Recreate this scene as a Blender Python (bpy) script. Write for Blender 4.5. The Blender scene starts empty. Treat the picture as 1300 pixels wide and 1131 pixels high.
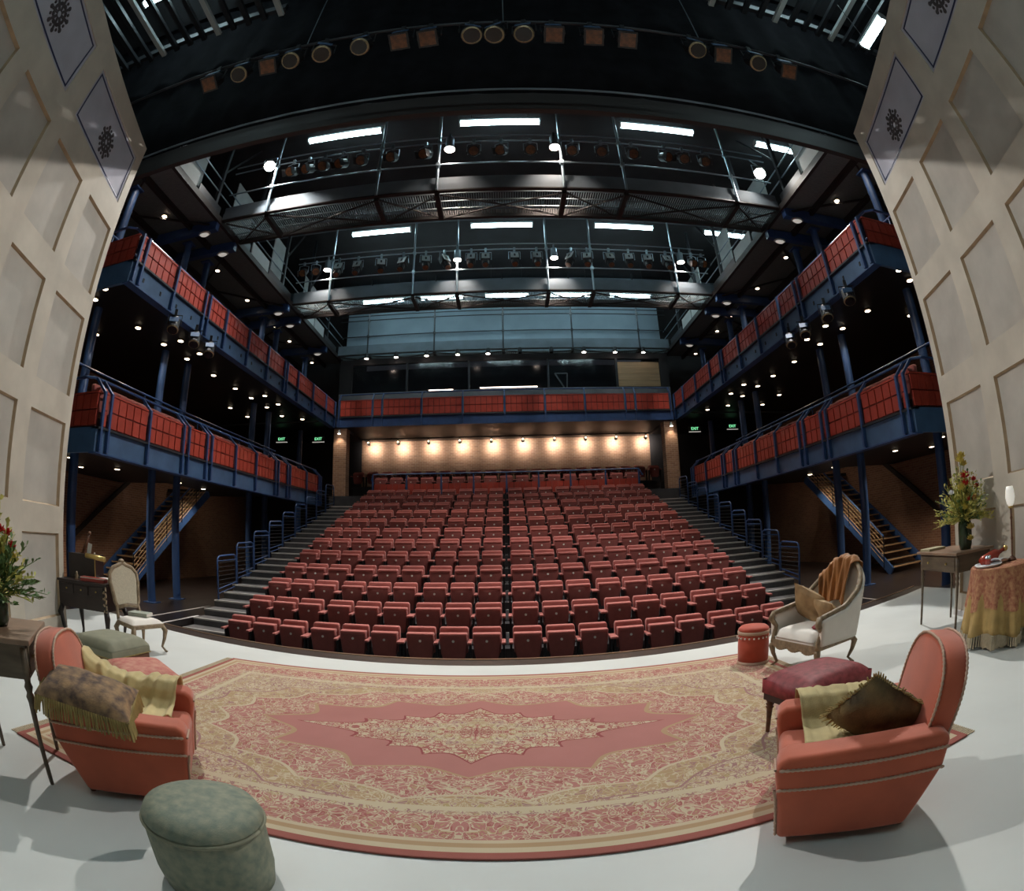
import bpy, bmesh, math, random
from mathutils import Vector, Matrix
random.seed(7)
sc = bpy.context.scene
COL = sc.collection
pi = math.pi

# ------------------------------------------------------------------ camera
def Rz(a): return Matrix.Rotation(a, 3, 'Z')
def Rx(a): return Matrix.Rotation(a, 3, 'X')
def Ry(a): return Matrix.Rotation(a, 3, 'Y')
camd = bpy.data.cameras.new('camera'); cam = bpy.data.objects.new('camera', camd); COL.objects.link(cam)
camd.type = 'PANO'
camd.panorama_type = 'FISHEYE_EQUISOLID'
camd.sensor_width = 36.0
camd.fisheye_lens = 670.265 / 1300 * 36.0
camd.fisheye_fov = math.radians(200)
camd.clip_start = 0.02; camd.clip_end = 200
_R = Rz(-0.010967) @ Rx(0.17675) @ Ry(0.025662)
_r, _f, _u = _R @ Vector((1, 0, 0)), _R @ Vector((0, 1, 0)), _R @ Vector((0, 0, 1))
_m = Matrix((_r, _u, -_f)).transposed().to_4x4(); _m.translation = Vector((0.03, 0, 1.75))
cam.matrix_world = _m
sc.camera = cam
# ------------------------------------------------------------------ world, exposure
w = bpy.data.worlds.new('world'); sc.world = w; w.use_nodes = True
w.node_tree.nodes['Background'].inputs[0].default_value = (0.55, 0.62, 0.75, 1)
w.node_tree.nodes['Background'].inputs[1].default_value = 0.035
vs = sc.view_settings
vs.view_transform = 'Standard'; vs.look = 'None'; vs.gamma = 1.0; vs.exposure = 0.0; vs.use_curve_mapping = False
# lamp powers used by the builders below
P_FLOOD, P_HOUSE, P_REAR, P_WASH, P_DOWN = 3000, 660, 330, 85, 70
E_TUBE, E_DOWN = 20.0, 9.0
S = 0.30            # stage floor height; the auditorium floor beside it is z = 0

# ------------------------------------------------------------------ materials
MATS = {}
def mat(name, col, rough=0.6, metal=0.0, var=0.0, scale=6.0, bump=0.0, bscale=60.0, col2=None, spec=0.5, sheen=0.0, emit=None, es=0.0, stretch=None, trans=0.0, coat=0.0):
    m = bpy.data.materials.new(name); m.use_nodes = True; MATS[name] = m
    nt = m.node_tree; b = nt.nodes['Principled BSDF']
    b.inputs['Base Color'].default_value = (*col, 1); b.inputs['Roughness'].default_value = rough
    b.inputs['Metallic'].default_value = metal; b.inputs['Specular IOR Level'].default_value = spec
    if sheen: b.inputs['Sheen Weight'].default_value = sheen
    if coat: b.inputs['Coat Weight'].default_value = coat
    if trans: b.inputs['Transmission Weight'].default_value = trans
    if emit: b.inputs['Emission Color'].default_value = (*emit, 1); b.inputs['Emission Strength'].default_value = es
    if var or bump:
        tc = nt.nodes.new('ShaderNodeTexCoord'); mp = nt.nodes.new('ShaderNodeMapping'); nt.links.new(tc.outputs['Object'], mp.inputs[0])
        if stretch: mp.inputs['Scale'].default_value = stretch
    if var:
        n = nt.nodes.new('ShaderNodeTexNoise'); n.inputs['Scale'].default_value = scale; n.inputs['Detail'].default_value = 5
        nt.links.new(mp.outputs[0], n.inputs['Vector'])
        r = nt.nodes.new('ShaderNodeValToRGB'); r.color_ramp.elements[0].position = 0.32; r.color_ramp.elements[1].position = 0.68
        c2 = col2 or tuple(min(1, c * (1 + var)) for c in col)
        c1 = tuple(c * (1 - var) for c in col) if not col2 else col
        r.color_ramp.elements[0].color = (*c1, 1); r.color_ramp.elements[1].color = (*c2, 1)
        nt.links.new(n.outputs['Fac'], r.inputs[0]); nt.links.new(r.outputs[0], b.inputs['Base Color'])
    if bump:
        n2 = nt.nodes.new('ShaderNodeTexNoise'); n2.inputs['Scale'].default_value = bscale; n2.inputs['Detail'].default_value = 3
        nt.links.new(mp.outputs[0], n2.inputs['Vector'])
        bp = nt.nodes.new('ShaderNodeBump'); bp.inputs['Strength'].default_value = bump; bp.inputs['Distance'].default_value = 0.01
        nt.links.new(n2.outputs['Fac'], bp.inputs['Height']); nt.links.new(bp.outputs[0], b.inputs['Normal'])
    return m
mat('set_paint', (.55, .50, .42), .75, spec=.25, var=.10, scale=2.2, bump=.08, bscale=30)
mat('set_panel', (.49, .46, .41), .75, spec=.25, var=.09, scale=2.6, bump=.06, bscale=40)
mat('frieze', (.48, .48, .55), .8, spec=.2, var=.08, scale=2)
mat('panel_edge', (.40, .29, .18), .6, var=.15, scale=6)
mat('navy_line', (.025, .035, .10), .5)
mat('rosette', (.07, .06, .065), .6)
mat('stage_paint', (.61, .635, .615), .55, var=.05, scale=1.3, bump=.03, bscale=20)
mat('stage_edge', (.045, .032, .026), .35, var=.2, scale=8)
mat('brass_trim', (.55, .38, .26), .3, .8)
mat('dark_floor', (.020, .016, .016), .28, var=.3, scale=3)
mat('tier', (.030, .030, .034), .6, var=.2, scale=4)
mat('tread', (.10, .098, .10), .55, var=.25, scale=5)
mat('nosing', (.52, .50, .47), .5)
mat('white_line', (.62, .60, .60), .5)
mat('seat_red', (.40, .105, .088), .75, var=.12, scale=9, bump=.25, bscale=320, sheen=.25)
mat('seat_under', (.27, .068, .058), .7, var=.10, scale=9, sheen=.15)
mat('disc', (.82, .78, .72), .4)
mat('black', (.010, .010, .012), .5)
mat('blackcloth', (.0065, .0065, .0085), .95, var=.4, scale=3, spec=.15)
mat('steel_dark', (.035, .038, .045), .45, .4)
mat('steel_brown', (.022, .016, .015), .55, .1)
mat('blue', (.028, .070, .19), .42, var=.12, scale=5)
mat('blue_grey', (.060, .125, .24), .5, var=.15, scale=3)
mat('balcony_red', (.40, .050, .030), .42, var=.12, scale=6)
mat('balcony_back', (.16, .018, .012), .6)
mat('fascia', (.125, .165, .20), .6, .0, var=.12, scale=2)
mat('kick', (.50, .54, .54), .6, var=.06, scale=3)
mat('tube_steel', (.34, .42, .48), .35, .8)
mat('grate', (.20, .24, .25), .5, .5)
mat('deck_under', (.13, .145, .145), .6, .2, var=.25, scale=8, stretch=(1, 14, 1))
mat('bluewall', (.20, .27, .33), .65, var=.10, scale=1.0)
mat('ceil', (.018, .018, .021), .8, var=.3, scale=1.5)
mat('lamp_body', (.020, .021, .024), .45, .3)
mat('lamp_top', (.50, .55, .56), .45, .2)
mat('amber', (.13, .045, .014), .3, var=.5, scale=14)
mat('lens', (.014, .013, .015), .25, .2)
mat('rim', (.34, .27, .16), .35, .6)
mat('ply', (.40, .26, .14), .6, var=.14, scale=3, stretch=(.4, 6, 6))
mat('greywall', (.17, .18, .20), .7, var=.1, scale=2)
mat('conc', (.16, .15, .13), .8, var=.2, scale=2)
mat('salmon', (.49, .098, .042), .72, var=.10, scale=5, bump=.12, bscale=260, sheen=.35)
mat('cord', (.50, .33, .24), .7)
mat('gold_throw', (.56, .44, .20), .75, var=.13, scale=5, bump=.2, bscale=130, sheen=.2)
mat('olive_throw', (.47, .38, .185), .8, var=.15, scale=7, bump=.2, bscale=160)
mat('tapestry', (.075, .050, .045), .85, var=.3, scale=17, col2=(.36, .22, .11), bump=.3, bscale=90)
mat('fringe', (.36, .27, .10), .8, var=.2, scale=20)
mat('dark_cushion', (.055, .045, .022), .7, var=.4, scale=8, col2=(.20, .15, .06), bump=.3, bscale=90)
mat('green_bro', (.155, .19, .15), .7, var=.1, scale=26, col2=(.27, .28, .20), bump=.15, bscale=150)
mat('green_up', (.23, .23, .16), .75, var=.1, scale=8, bump=.15, bscale=180)
mat('pink_bro', (.47, .12, .10), .75, var=.1, scale=16, col2=(.58, .28, .20), bump=.15, bscale=160)
mat('crimson_bro', (.15, .010, .014), .6, var=.1, scale=22, col2=(.30, .040, .048), bump=.15, bscale=160)
mat('red_drum', (.46, .065, .03), .7, var=.1, scale=8, sheen=.2)
mat('cream', (.78, .74, .68), .7, var=.04, scale=6, bump=.1, bscale=220)
mat('caning', (.55, .49, .37), .7, var=.1, scale=60)
mat('giltwood', (.27, .20, .125), .5, .1, var=.3, scale=18)
mat('walnut', (.13, .052, .026), .38, var=.35, scale=5, stretch=(1, 1, 6))
mat('greywood', (.115, .085, .055), .5, var=.25, scale=5, stretch=(1, 1, 5))
mat('tabletop', (.25, .16, .105), .4, var=.2, scale=6)
mat('ebony', (.022, .014, .012), .35, var=.3, scale=6)
mat('rust_throw', (.34, .13, .025), .75, var=.2, scale=6, bump=.2, bscale=120, sheen=.3)
mat('tapestry_gold', (.22, .13, .055), .75, var=.3, scale=8, col2=(.45, .30, .15), bump=.2, bscale=80)
mat('paisley', (.28, .075, .045), .8, var=.3, scale=28, col2=(.50, .26, .13), bump=.1, bscale=60)
mat('ochre_cloth', (.42, .28, .10), .8, var=.15, scale=9)
mat('pale_fringe', (.52, .43, .30), .85, var=.1, scale=40)
mat('brass', (.62, .46, .16), .3, .7)
mat('red_book', (.42, .06, .045), .5)
mat('paper', (.72, .70, .64), .7)
mat('book_green', (.34, .37, .31), .6)
mat('book_buff', (.42, .38, .24), .6)
mat('silver', (.62, .62, .62), .18, .9)
mat('china', (.80, .81, .83), .25)
mat('vase_dark', (.03, .055, .03), .15, var=.3, scale=6)
mat('foliage_y', (.34, .34, .075), .6, var=.4, scale=20, col2=(.60, .55, .16))
mat('foliage_g', (.055, .11, .03), .6, var=.4, scale=20, col2=(.13, .21, .06))
mat('petal_red', (.52, .02, .02), .55, var=.2, scale=20)
mat('petal_orange', (.62, .17, .03), .55, var=.2, scale=20)
mat('petal_white', (.75, .76, .78), .5)
mat('petal_yellow', (.60, .50, .12), .55, var=.2, scale=20)
mat('frost', (.85, .84, .78), .3, emit=(1, .95, .85), es=.35)
mat('wine', (.30, .03, .015), .15)
mat('tube_glow', (.9, .95, 1), .4, emit=(.70, .96, 1.0), es=E_TUBE)
mat('down_glow', (1, .9, .7), .4, emit=(1, .80, .58), es=E_DOWN)
mat('flood_glow', (1, 1, 1), .4, emit=(1, .93, .84), es=160)
mat('can_glow', (1, .9, .8), .4, emit=(1, .80, .68), es=22)
mat('rear_glow', (1, .9, .8), .4, emit=(1, .86, .74), es=18)
mat('exit_green', (.10, .45, .20), .4, emit=(.25, .95, .45), es=1.3)
mat('exit_box', (.02, .035, .025), .5)
mat('wall_dark', (.020, .018, .020), .8, var=.3, scale=1)
mat('glass_dark', (.012, .014, .018), .08)

def brick_mat(name, c1, c2, mort, scale):
    m = bpy.data.materials.new(name); m.use_nodes = True; MATS[name] = m
    nt = m.node_tree; b = nt.nodes['Principled BSDF']; b.inputs['Roughness'].default_value = .85
    tc = nt.nodes.new('ShaderNodeTexCoord'); br = nt.nodes.new('ShaderNodeTexBrick')
    br.inputs['Color1'].default_value = (*c1, 1); br.inputs['Color2'].default_value = (*c2, 1); br.inputs['Mortar'].default_value = (*mort, 1)
    br.inputs['Scale'].default_value = scale; br.inputs['Mortar Size'].default_value = .012
    br.inputs['Brick Width'].default_value = .44; br.inputs['Row Height'].default_value = .15
    nt.links.new(tc.outputs['UV'], br.inputs['Vector']); nt.links.new(br.outputs['Color'], b.inputs['Base Color'])
    bp = nt.nodes.new('ShaderNodeBump'); bp.inputs['Strength'].default_value = .4; bp.inputs['Distance'].default_value = .02
    nt.links.new(br.outputs['Fac'], bp.inputs['Height']); bp.invert = True; nt.links.new(bp.outputs[0], b.inputs['Normal'])
brick_mat('brick', (.26, .145, .085), (.19, .10, .06), (.30, .23, .17), 2.0)
brick_mat('brick_side', (.30, .15, .09), (.22, .105, .065), (.34, .24, .17), 2.0)

# ------------------------------------------------------------------ mesh helpers
def aim(v):
    return Vector(v).to_track_quat('Z', 'Y').to_matrix()
class MB:
    def __init__(s): s.v = []; s.f = []
    def add(s, vs, fs):
        o = len(s.v); s.v += [tuple(x) for x in vs]; s.f += [tuple(i + o for i in f) for f in fs]; return s
    def box(s, x0, x1, y0, y1, z0, z1):
        return s.add([(x0, y0, z0), (x1, y0, z0), (x1, y1, z0), (x0, y1, z0), (x0, y0, z1), (x1, y0, z1), (x1, y1, z1), (x0, y1, z1)],
                     [(0, 3, 2, 1), (4, 5, 6, 7), (0, 1, 5, 4), (1, 2, 6, 5), (2, 3, 7, 6), (3, 0, 4, 7)])
    def obox(s, c, size, rot):
        c = Vector(c); a, b, d = (k / 2 for k in size)
        P = [c + rot @ Vector(p) for p in ((-a, -b, -d), (a, -b, -d), (a, b, -d), (-a, b, -d), (-a, -b, d), (a, -b, d), (a, b, d), (-a, b, d))]
        return s.add(P, [(0, 3, 2, 1), (4, 5, 6, 7), (0, 1, 5, 4), (1, 2, 6, 5), (2, 3, 7, 6), (3, 0, 4, 7)])
    def bar(s, p, q, w, h=None):
        p, q = Vector(p), Vector(q); d = q - p
        return s.obox((p + q) / 2, (w, h or w, d.length), aim(d))
    def tube(s, pts, r, n=8, caps=True):
        pts = [Vector(p) for p in pts]; k = len(pts); rs = r if isinstance(r, (list, tuple)) else [r] * k
        o = len(s.v); prev = None
        for i, p in enumerate(pts):
            d = (pts[min(i + 1, k - 1)] - pts[max(i - 1, 0)]).normalized()
            if prev is None:
                a = Vector((0, 0, 1)) if abs(d.z) < .9 else Vector((1, 0, 0)); x = d.cross(a).normalized()
            else:
                x = (prev - d * prev.dot(d)).normalized()
            prev = x; y = d.cross(x)
            for j in range(n):
                t = 2 * pi * j / n; s.v.append(tuple(p + (x * math.cos(t) + y * math.sin(t)) * rs[i]))
        for i in range(k - 1):
            for j in range(n):
                a = o + i * n + j; b = o + i * n + (j + 1) % n; s.f.append((a, b, b + n, a + n))
        if caps:
            s.f.append(tuple(o + j for j in reversed(range(n)))); s.f.append(tuple(o + (k - 1) * n + j for j in range(n)))
        return s
    def lathe(s, prof, n=16, c=(0, 0, 0), axis=None, sx=1.0, sy=1.0):
        c = Vector(c); M = aim(axis) if axis else Matrix.Identity(3); o = len(s.v); k = len(prof)
        for r, z in prof:
            for j in range(n):
                t = 2 * pi * j / n; s.v.append(tuple(c + M @ Vector((r * math.cos(t) * sx, r * math.sin(t) * sy, z))))
        for i in range(k - 1):
            for j in range(n):
                a = o + i * n + j; b = o + i * n + (j + 1) % n; s.f.append((a, b, b + n, a + n))
        s.f.append(tuple(o + j for j in reversed(range(n)))); s.f.append(tuple(o + (k - 1) * n + j for j in range(n)))
        return s
    def prism(s, poly, f):          # poly: 2-d points, f(u, v, side) -> 3-d point
        n = len(poly); return s.add([f(u, v, 0) for u, v in poly] + [f(u, v, 1) for u, v in poly],
                                    [tuple(reversed(range(n))), tuple(range(n, 2 * n))] + [(i, (i + 1) % n, (i + 1) % n + n, i + n) for i in range(n)])
    def sphere(s, c, r, n=8, m=6, sz=1.0):
        return s.lathe([(max(r * math.sin(pi * i / m), 1e-4), -r * sz * math.cos(pi * i / m)) for i in range(m + 1)], n, c)
    def sheet(s, fn, nu, nv):
        o = len(s.v)
        for i in range(nu + 1):
            for j in range(nv + 1): s.v.append(tuple(fn(i / nu, j / nv)))
        for i in range(nu):
            for j in range(nv):
                a = o + i * (nv + 1) + j; s.f.append((a, a + nv + 1, a + nv + 2, a + 1))
        return s
    def build(s, name, m, parent=None, smooth=False, bevel=0, seg=2, solid=0, world=False, uv=None, sub=0):
        me = bpy.data.meshes.new(name); vs = s.v
        if world and parent is not None:
            inv = parent.matrix_basis.inverted(); vs = [tuple(inv @ Vector(p)) for p in vs]
        me.from_pydata(vs, [], s.f)
        bm = bmesh.new(); bm.from_mesh(me)
        if solid:
            bm.normal_update(); fs0 = bm.faces[:]; mp = {v: bm.verts.new(v.co - v.normal * solid) for v in bm.verts[:]}
            be = [e for e in bm.edges if len(e.link_faces) == 1]
            for f in fs0: bm.faces.new([mp[v] for v in reversed(f.verts)])
            for e in be:
                try: bm.faces.new((e.verts[0], e.verts[1], mp[e.verts[1]], mp[e.verts[0]]))
                except ValueError: pass
        bmesh.ops.recalc_face_normals(bm, faces=bm.faces[:])
        if bevel:
            es = [e for e in bm.edges if len(e.link_faces) == 2 and e.calc_face_angle(0) > .5]
            bmesh.ops.bevel(bm, geom=es, offset=bevel, segments=seg, profile=.5, affect='EDGES', clamp_overlap=True)
        if uv:
            l = bm.loops.layers.uv.new('UVMap')
            for f in bm.faces:
                for lp in f.loops: lp[l].uv = uv(lp.vert.co)
        bm.to_mesh(me); bm.free()
        me.materials.append(MATS[m] if isinstance(m, str) else m)
        if smooth: me.shade_smooth()
        o = bpy.data.objects.new(name, me); COL.objects.link(o)
        if parent is not None: o.parent = parent
        if sub:
            md = o.modifiers.new('smooth', 'SUBSURF'); md.levels = sub; md.render_levels = sub
        return o
def tag(o, label=None, cat=None, group=None, kind=None):
    if label: o['label'] = label
    if cat: o['category'] = cat
    if group: o['group'] = group
    if kind: o['kind'] = kind
    return o
def thing(name, label, cat, loc=(0, 0, 0), rz=0.0, group=None):
    o = bpy.data.objects.new(name, None); COL.objects.link(o); o.empty_display_size = .1
    o.location = loc; o.rotation_euler = (0, 0, rz)
    o.matrix_basis = Matrix.Translation(loc) @ Matrix.Rotation(rz, 4, 'Z')
    return tag(o, label, cat, group)
def structure(name, mb, m, **k): return tag(mb.build(name, m, **k), kind='structure')
def copy_tree(o, parent=None):
    c = o.copy(); COL.objects.link(c); c.parent = parent
    for ch in list(o.children): copy_tree(ch, c)
    return c
ORD = ['first', 'second', 'third', 'fourth', 'fifth', 'sixth', 'seventh', 'eighth', 'ninth', 'tenth', 'eleventh', 'twelfth', 'thirteenth', 'fourteenth', 'fifteenth',
       'sixteenth', 'seventeenth', 'eighteenth', 'nineteenth', 'twentieth', 'twenty-first', 'twenty-second', 'twenty-third', 'twenty-fourth', 'twenty-fifth', 'twenty-sixth']
def spot(name, loc, target, power, col, size, blend=.4, rad=.08, parent=None):
    l = bpy.data.lights.new(name, 'SPOT'); l.energy = power; l.color = col; l.spot_size = math.radians(size); l.spot_blend = blend; l.shadow_soft_size = rad
    o = bpy.data.objects.new(name, l); COL.objects.link(o)
    M = (Vector(target) - Vector(loc)).to_track_quat('-Z', 'Y').to_matrix().to_4x4(); M.translation = Vector(loc)
    if parent is not None: o.parent = parent; M = parent.matrix_basis.inverted() @ M
    o.matrix_basis = M
    return o
def uvXZ(c): return (c.x, c.z)
def uvYZ(c): return (c.y, c.z)

# ================================================================== the setting
def zz(z): return (z - 1.75) * .8286 + 1.75
def stage_y(x): return 5.86 + .022 * x * x
xs = [-7.3 + .73 * i for i in range(21)]
poly = [(x, stage_y(x)) for x in xs] + [(7.3, -3.2), (-7.3, -3.2)]
structure('floor', MB().prism(poly, lambda u, v, k: (u, v, S - .06 + .06 * k)), 'stage_paint')
b = MB(); r = MB(); rs = MB()
for a, c in zip(xs[:-1], xs[1:]):
    ya, yc = stage_y(a), stage_y(c)
    b.prism([(a, ya), (c, yc), (c, yc + .28), (a, ya + .28)], lambda u, v, k: (u, v, S - .06 + .062 * k))
    r.prism([(a, ya + .28), (c, yc + .28), (c, yc + .315), (a, ya + .315)], lambda u, v, k: (u, v, S - .06 + .072 * k))
    rs.prism([(a, ya + .02), (c, yc + .02), (c, yc + .26), (a, ya + .26)], lambda u, v, k: (u, v, -.47 + (S - .065 + .47) * k))
structure('trim_1', b, 'stage_edge'); structure('trim_2', r, 'brass_trim'); structure('wall_stage_front', rs, 'black')
structure('floor_pit', MB().box(-6.5, 6.5, 5.9, 7.9, -.55, -.42), 'tier')
for s, n in ((-1, 'left'), (1, 'right')):
    a, c = sorted((s * 12.4, s * 6.5))
    structure('floor_side_' + n, MB().box(a, c, 6.95, 23.3, -.5, 0), 'dark_floor')
    q = MB(); x = s * 7.2; q.box(min(x, x + s * .05), max(x, x + s * .05), 8.1, 11.2, 0, .006); q.box(min(s * 6.5, s * 6.56), max(s * 6.5, s * 6.56), 7.2, 9.6, 0, .008)
    q.box(min(s * 7.2, s * 6.5), max(s * 7.2, s * 6.5), 8.05, 8.1, 0, .006)
    structure('trim_floor_line_' + n, q, 'white_line')
    q = MB()
    for i in range(2): q.box(min(s * 5.1, s * 6.5), max(s * 5.1, s * 6.5), 7.15 + .35 * i, 7.5 + .35 * i, -.42, -.28 + .14 * i - .14)
    structure('floor_side_step_' + n, q, 'dark_floor')
b = MB()
def row_z(r): return -.42 + .2925 * (r - 1)
def row_y(r): return 8.3 + .9 * (r - 1)
for r in range(1, 13):
    b.box(-5.02, 5.02, row_y(r) - .40, row_y(r) + .50, -.55, row_z(r))
structure('floor_seating_tiers', b, 'tier')
structure('floor_cross_aisle', MB().box(-6.6, 6.6, 18.7, 21.8, -.5, 3.35).box(-6.6, 6.6, 21.8, 23.3, -.5, 4.0), 'tier')
# outer shell
for s, n in ((-1, 'left'), (1, 'right')):
    a, c = sorted((s * 12.4, s * 12.7))
    structure('wall_outer_' + n, MB().box(a, c, 5.3, 23.6, -.5, 13.6), 'brick_side', uv=uvYZ)
    structure('wall_stage_side_' + n, MB().box(a, c, -3.4, 5.3, -.5, 13.6), 'wall_dark')
    a, c = sorted((s * 6.6, s * 12.4))
    structure('wall_rear_' + n, MB().box(a, c, 23.2, 23.5, -.5, 13.6), 'wall_dark')
structure('wall_rear', MB().box(-6.6, 6.6, 23.2, 23.5, 3.2, 6.4), 'brick', uv=uvXZ)
structure('wall_back', MB().box(-12.4, 12.4, -3.4, -3.15, -.5, 13.6), 'wall_dark')
structure('floor_stage_wings', MB().box(-12.4, -7.3, -3.2, 6.95, -.5, S - .07).box(7.3, 12.4, -3.2, 6.95, -.5, S - .07), 'dark_floor')
structure('ceiling', MB().box(-12.7, 12.7, 5.3, 23.6, 13.55, 13.8), 'ceil')
structure('ceiling_stage', MB().box(-12.4, 12.4, -3.15, 5.15, 12.6, 12.8), 'ceil')
for s, n in ((-1, 'left'), (1, 'right')):
    a, c = sorted((s * 6.62, s * 12.38)); structure('ceiling_rear_' + n, MB().box(a, c, 18.95, 23.18, 6.24, 6.36), 'black')
for s, n in ((-1, 'left'), (1, 'right')):      # brick piers by the rear wall
    a, c = sorted((s * 6.03, s * 6.55))
    structure('wall_pier_' + n, MB().box(a, c, 18.95, 19.4, 3.35, 5.95), 'brick', uv=uvXZ)

# the panelled stage-set walls, splayed towards the audience
ROWS = [(.35, 1.58), (1.98, 3.24), (3.66, 4.95), (5.37, 6.65)]
COLS = [(.124 + 1.222 * i, 1.03 + 1.215 * i) for i in range(6)]
FRZ = [(.2 + 2.43 * i, 2.2 + 2.43 * i) for i in range(3)]
def set_wall(s, name, fx):
    L = 7.9
    def W(u, n, z): return (fx - s * .2873 * u - s * .9578 * n, 4.70 - .9578 * u + .2873 * n, z)
    def rect(mb, u0, u1, z0, z1, n0, n1): mb.prism([(u0, z0), (u1, z0), (u1, z1), (u0, z1)], lambda u, v, k: W(u, n1 if k else n0, v))
    top = zz(8.64); b = MB()
    rect(b, 0, L, S, top, -.10, 0)                                     # backing
    ed = [S] + [zz(k) for rw in ROWS for k in rw] + [zz(7.15)]
    for z0, z1 in zip(ed[0::2], ed[1::2]): rect(b, 0, L, z0, z1, 0, .05)
    rect(b, 0, L, zz(8.22), top, 0, .05)
    for z0, z1 in ROWS:
        us = [0] + [k for c in COLS for k in c] + [L]
        for u0, u1 in zip(us[0::2], us[1::2]): rect(b, u0, u1, zz(z0), zz(z1), 0, .05)
    us = [0] + [k for c in FRZ for k in c] + [L]
    for u0, u1 in zip(us[0::2], us[1::2]): rect(b, u0, u1, zz(7.15), zz(8.22), 0, .05)
    wall = structure(name, b, 'set_paint')
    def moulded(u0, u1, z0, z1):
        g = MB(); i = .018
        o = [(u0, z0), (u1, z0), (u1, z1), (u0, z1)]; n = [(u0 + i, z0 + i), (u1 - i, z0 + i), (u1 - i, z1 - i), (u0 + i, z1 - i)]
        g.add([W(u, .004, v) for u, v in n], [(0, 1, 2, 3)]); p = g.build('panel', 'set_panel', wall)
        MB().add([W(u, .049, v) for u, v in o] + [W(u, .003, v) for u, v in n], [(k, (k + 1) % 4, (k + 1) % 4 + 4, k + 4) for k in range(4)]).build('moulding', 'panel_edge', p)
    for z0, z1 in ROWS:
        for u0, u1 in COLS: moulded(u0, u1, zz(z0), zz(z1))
    for u0, u1 in FRZ:
        g = MB(); rect(g, u0, u1, zz(7.15), zz(8.22), .0, .03); p = g.build('panel', 'frieze', wall)
        g = MB(); t = .022; e = .05; z0, z1 = zz(7.15) + e, zz(8.22) - e; a, c = u0 + e, u1 - e
        for q in ((a, c, z0, z0 + t), (a, c, z1 - t, z1), (a, a + t, z0, z1), (c - t, c, z0, z1)): rect(g, *q, .03, .036)
        g.build('border_line', 'navy_line', p)
        g = MB(); cu, cz = (u0 + u1) / 2, zz(7.60)
        def disc(du, dz, rr, n=8): g.prism([(cu + du + rr * math.cos(2 * pi * k / n), cz + dz + rr * math.sin(2 * pi * k / n)) for k in range(n)], lambda u, v, k: W(u, .04 if k else .03, v))
        for k in range(8):
            t = 2 * pi * k / 8 + pi / 8; dx, dz = math.cos(t), math.sin(t); px, pz = -dz * .02, dx * .02
            g.prism([(cu + dx * .04 + px, cz + dz * .04 + pz), (cu + dx * .04 - px, cz + dz * .04 - pz), (cu + dx * .20 - px, cz + dz * .20 - pz), (cu + dx * .20 + px, cz + dz * .20 + pz)], lambda u, v, k: W(u, .038 if k else .03, v))
            disc(dx * .22, dz * .22, .032); disc(math.cos(t + pi / 8) * .20, math.sin(t + pi / 8) * .20, .022)
            for q in (-.32, .32): disc(math.cos(t + q) * .135, math.sin(t + q) * .135, .026)
        g.build('rosette', 'rosette', p)
    return wall
set_wall(-1, 'wall_left', -5.58)
set_wall(1, 'wall_right', 5.64)
# low skirting
for s, n, fx in ((-1, 'left', -5.58), (1, 'right', 5.64)):
    def W(u, k, z): return (fx - s * .2873 * u - s * .9578 * k, 4.70 - .9578 * u + .2873 * k, z)
    structure('baseboard_' + n, MB().prism([(0, S), (7.9, S), (7.9, S + .075), (0, S + .075)], lambda u, v, k: W(u, .065 if k else .05, v)), 'white_line')
# black header over the stage opening, with its pale hem batten
t = thing('stage_border', 'wide black cloth border hanging over the stage opening', 'curtain', (0, 5.3, 7.43))
b = MB()
def hem(u, v): return (-12.35 + 24.7 * u, 5.30 + .05 * math.sin(u * 190) * (1 - .4 * v), 7.84 + 5.68 * v)
b.sheet(hem, 240, 6).build('cloth', 'blackcloth', t, solid=.01, world=True, smooth=True)
MB().box(-12.35, 12.35, 5.24, 5.34, 7.43, 7.80).build('fascia_board', 'steel_brown', t, world=True)
MB().tube([(-6.6, 5.2, 7.83), (-2.4, 5.2, 7.86), (2.4, 5.2, 7.86), (6.6, 5.2, 7.83)], .018, 6).build('batten', 'tube_steel', t, world=True)

# ================================================================== aisle stairs and hoop rails
stepm = MB().box(-.7, .7, 0, .47, -.14, 0).build('step', 'tread')
nosm = MB().box(-.70, .70, -.012, .035, -.03, .004).build('nosing', 'nosing')
for s, n in ((-1, 'left'), (1, 'right')):
    t = thing('aisle_stairs', 'long flight of pale-edged steps beside the %s end of the seat rows' % n, 'stairs', (s * 5.72, 7.9, -.42))
    MB().prism([(0, -.1), (11.2, -.1), (11.2, 3.48), (10.8, 3.48), (.0, -.02)], lambda u, v, k: (-.68 + 1.36 * k, u, v - .14)).build('base', 'black', t)
    for j in range(24):
        o = stepm.copy(); COL.objects.link(o); o.parent = t; o.location = (0, .45 * j, .14625 * j)
        q = nosm.copy(); COL.objects.link(q); q.parent = o
for o in (stepm, nosm): bpy.data.objects.remove(o)
def hoop(s, i):
    y0, z0 = 10.25 + .93 * i, .36 + .3 * i
    t = thing('hoop_rail', 'blue steel hoop rail beside the %s aisle steps, %s from the stage' % ('left' if s < 0 else 'right', ORD[i]), 'railing', (s * 6.36, y0, z0 - .05), 0, 'hoop rails beside the aisle steps')
    f = MB().tube([(0, 0, 0), (0, 0, .86), (0, .03, .93), (0, .1, .97), (0, .76, 1.0), (0, .85, .97), (0, .88, .9), (0, .88, .20)], .021, 6).build('frame', 'blue', t, smooth=True)
    for z in (.24, .14): MB().tube([(0, 0, z), (0, .88, z + .12)], .013, 5).build('bottom_rail', 'blue', t)
    for k in range(6):
        z = .34 + .095 * k; MB().tube([(0, .01, z), (0, .87, z + .03)], .006, 4).build('bar', 'steel_dark', t)
    MB().tube([(0, 0, .86), (0, .88, .89)], .015, 5).build('top_rail', 'blue', t)
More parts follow.
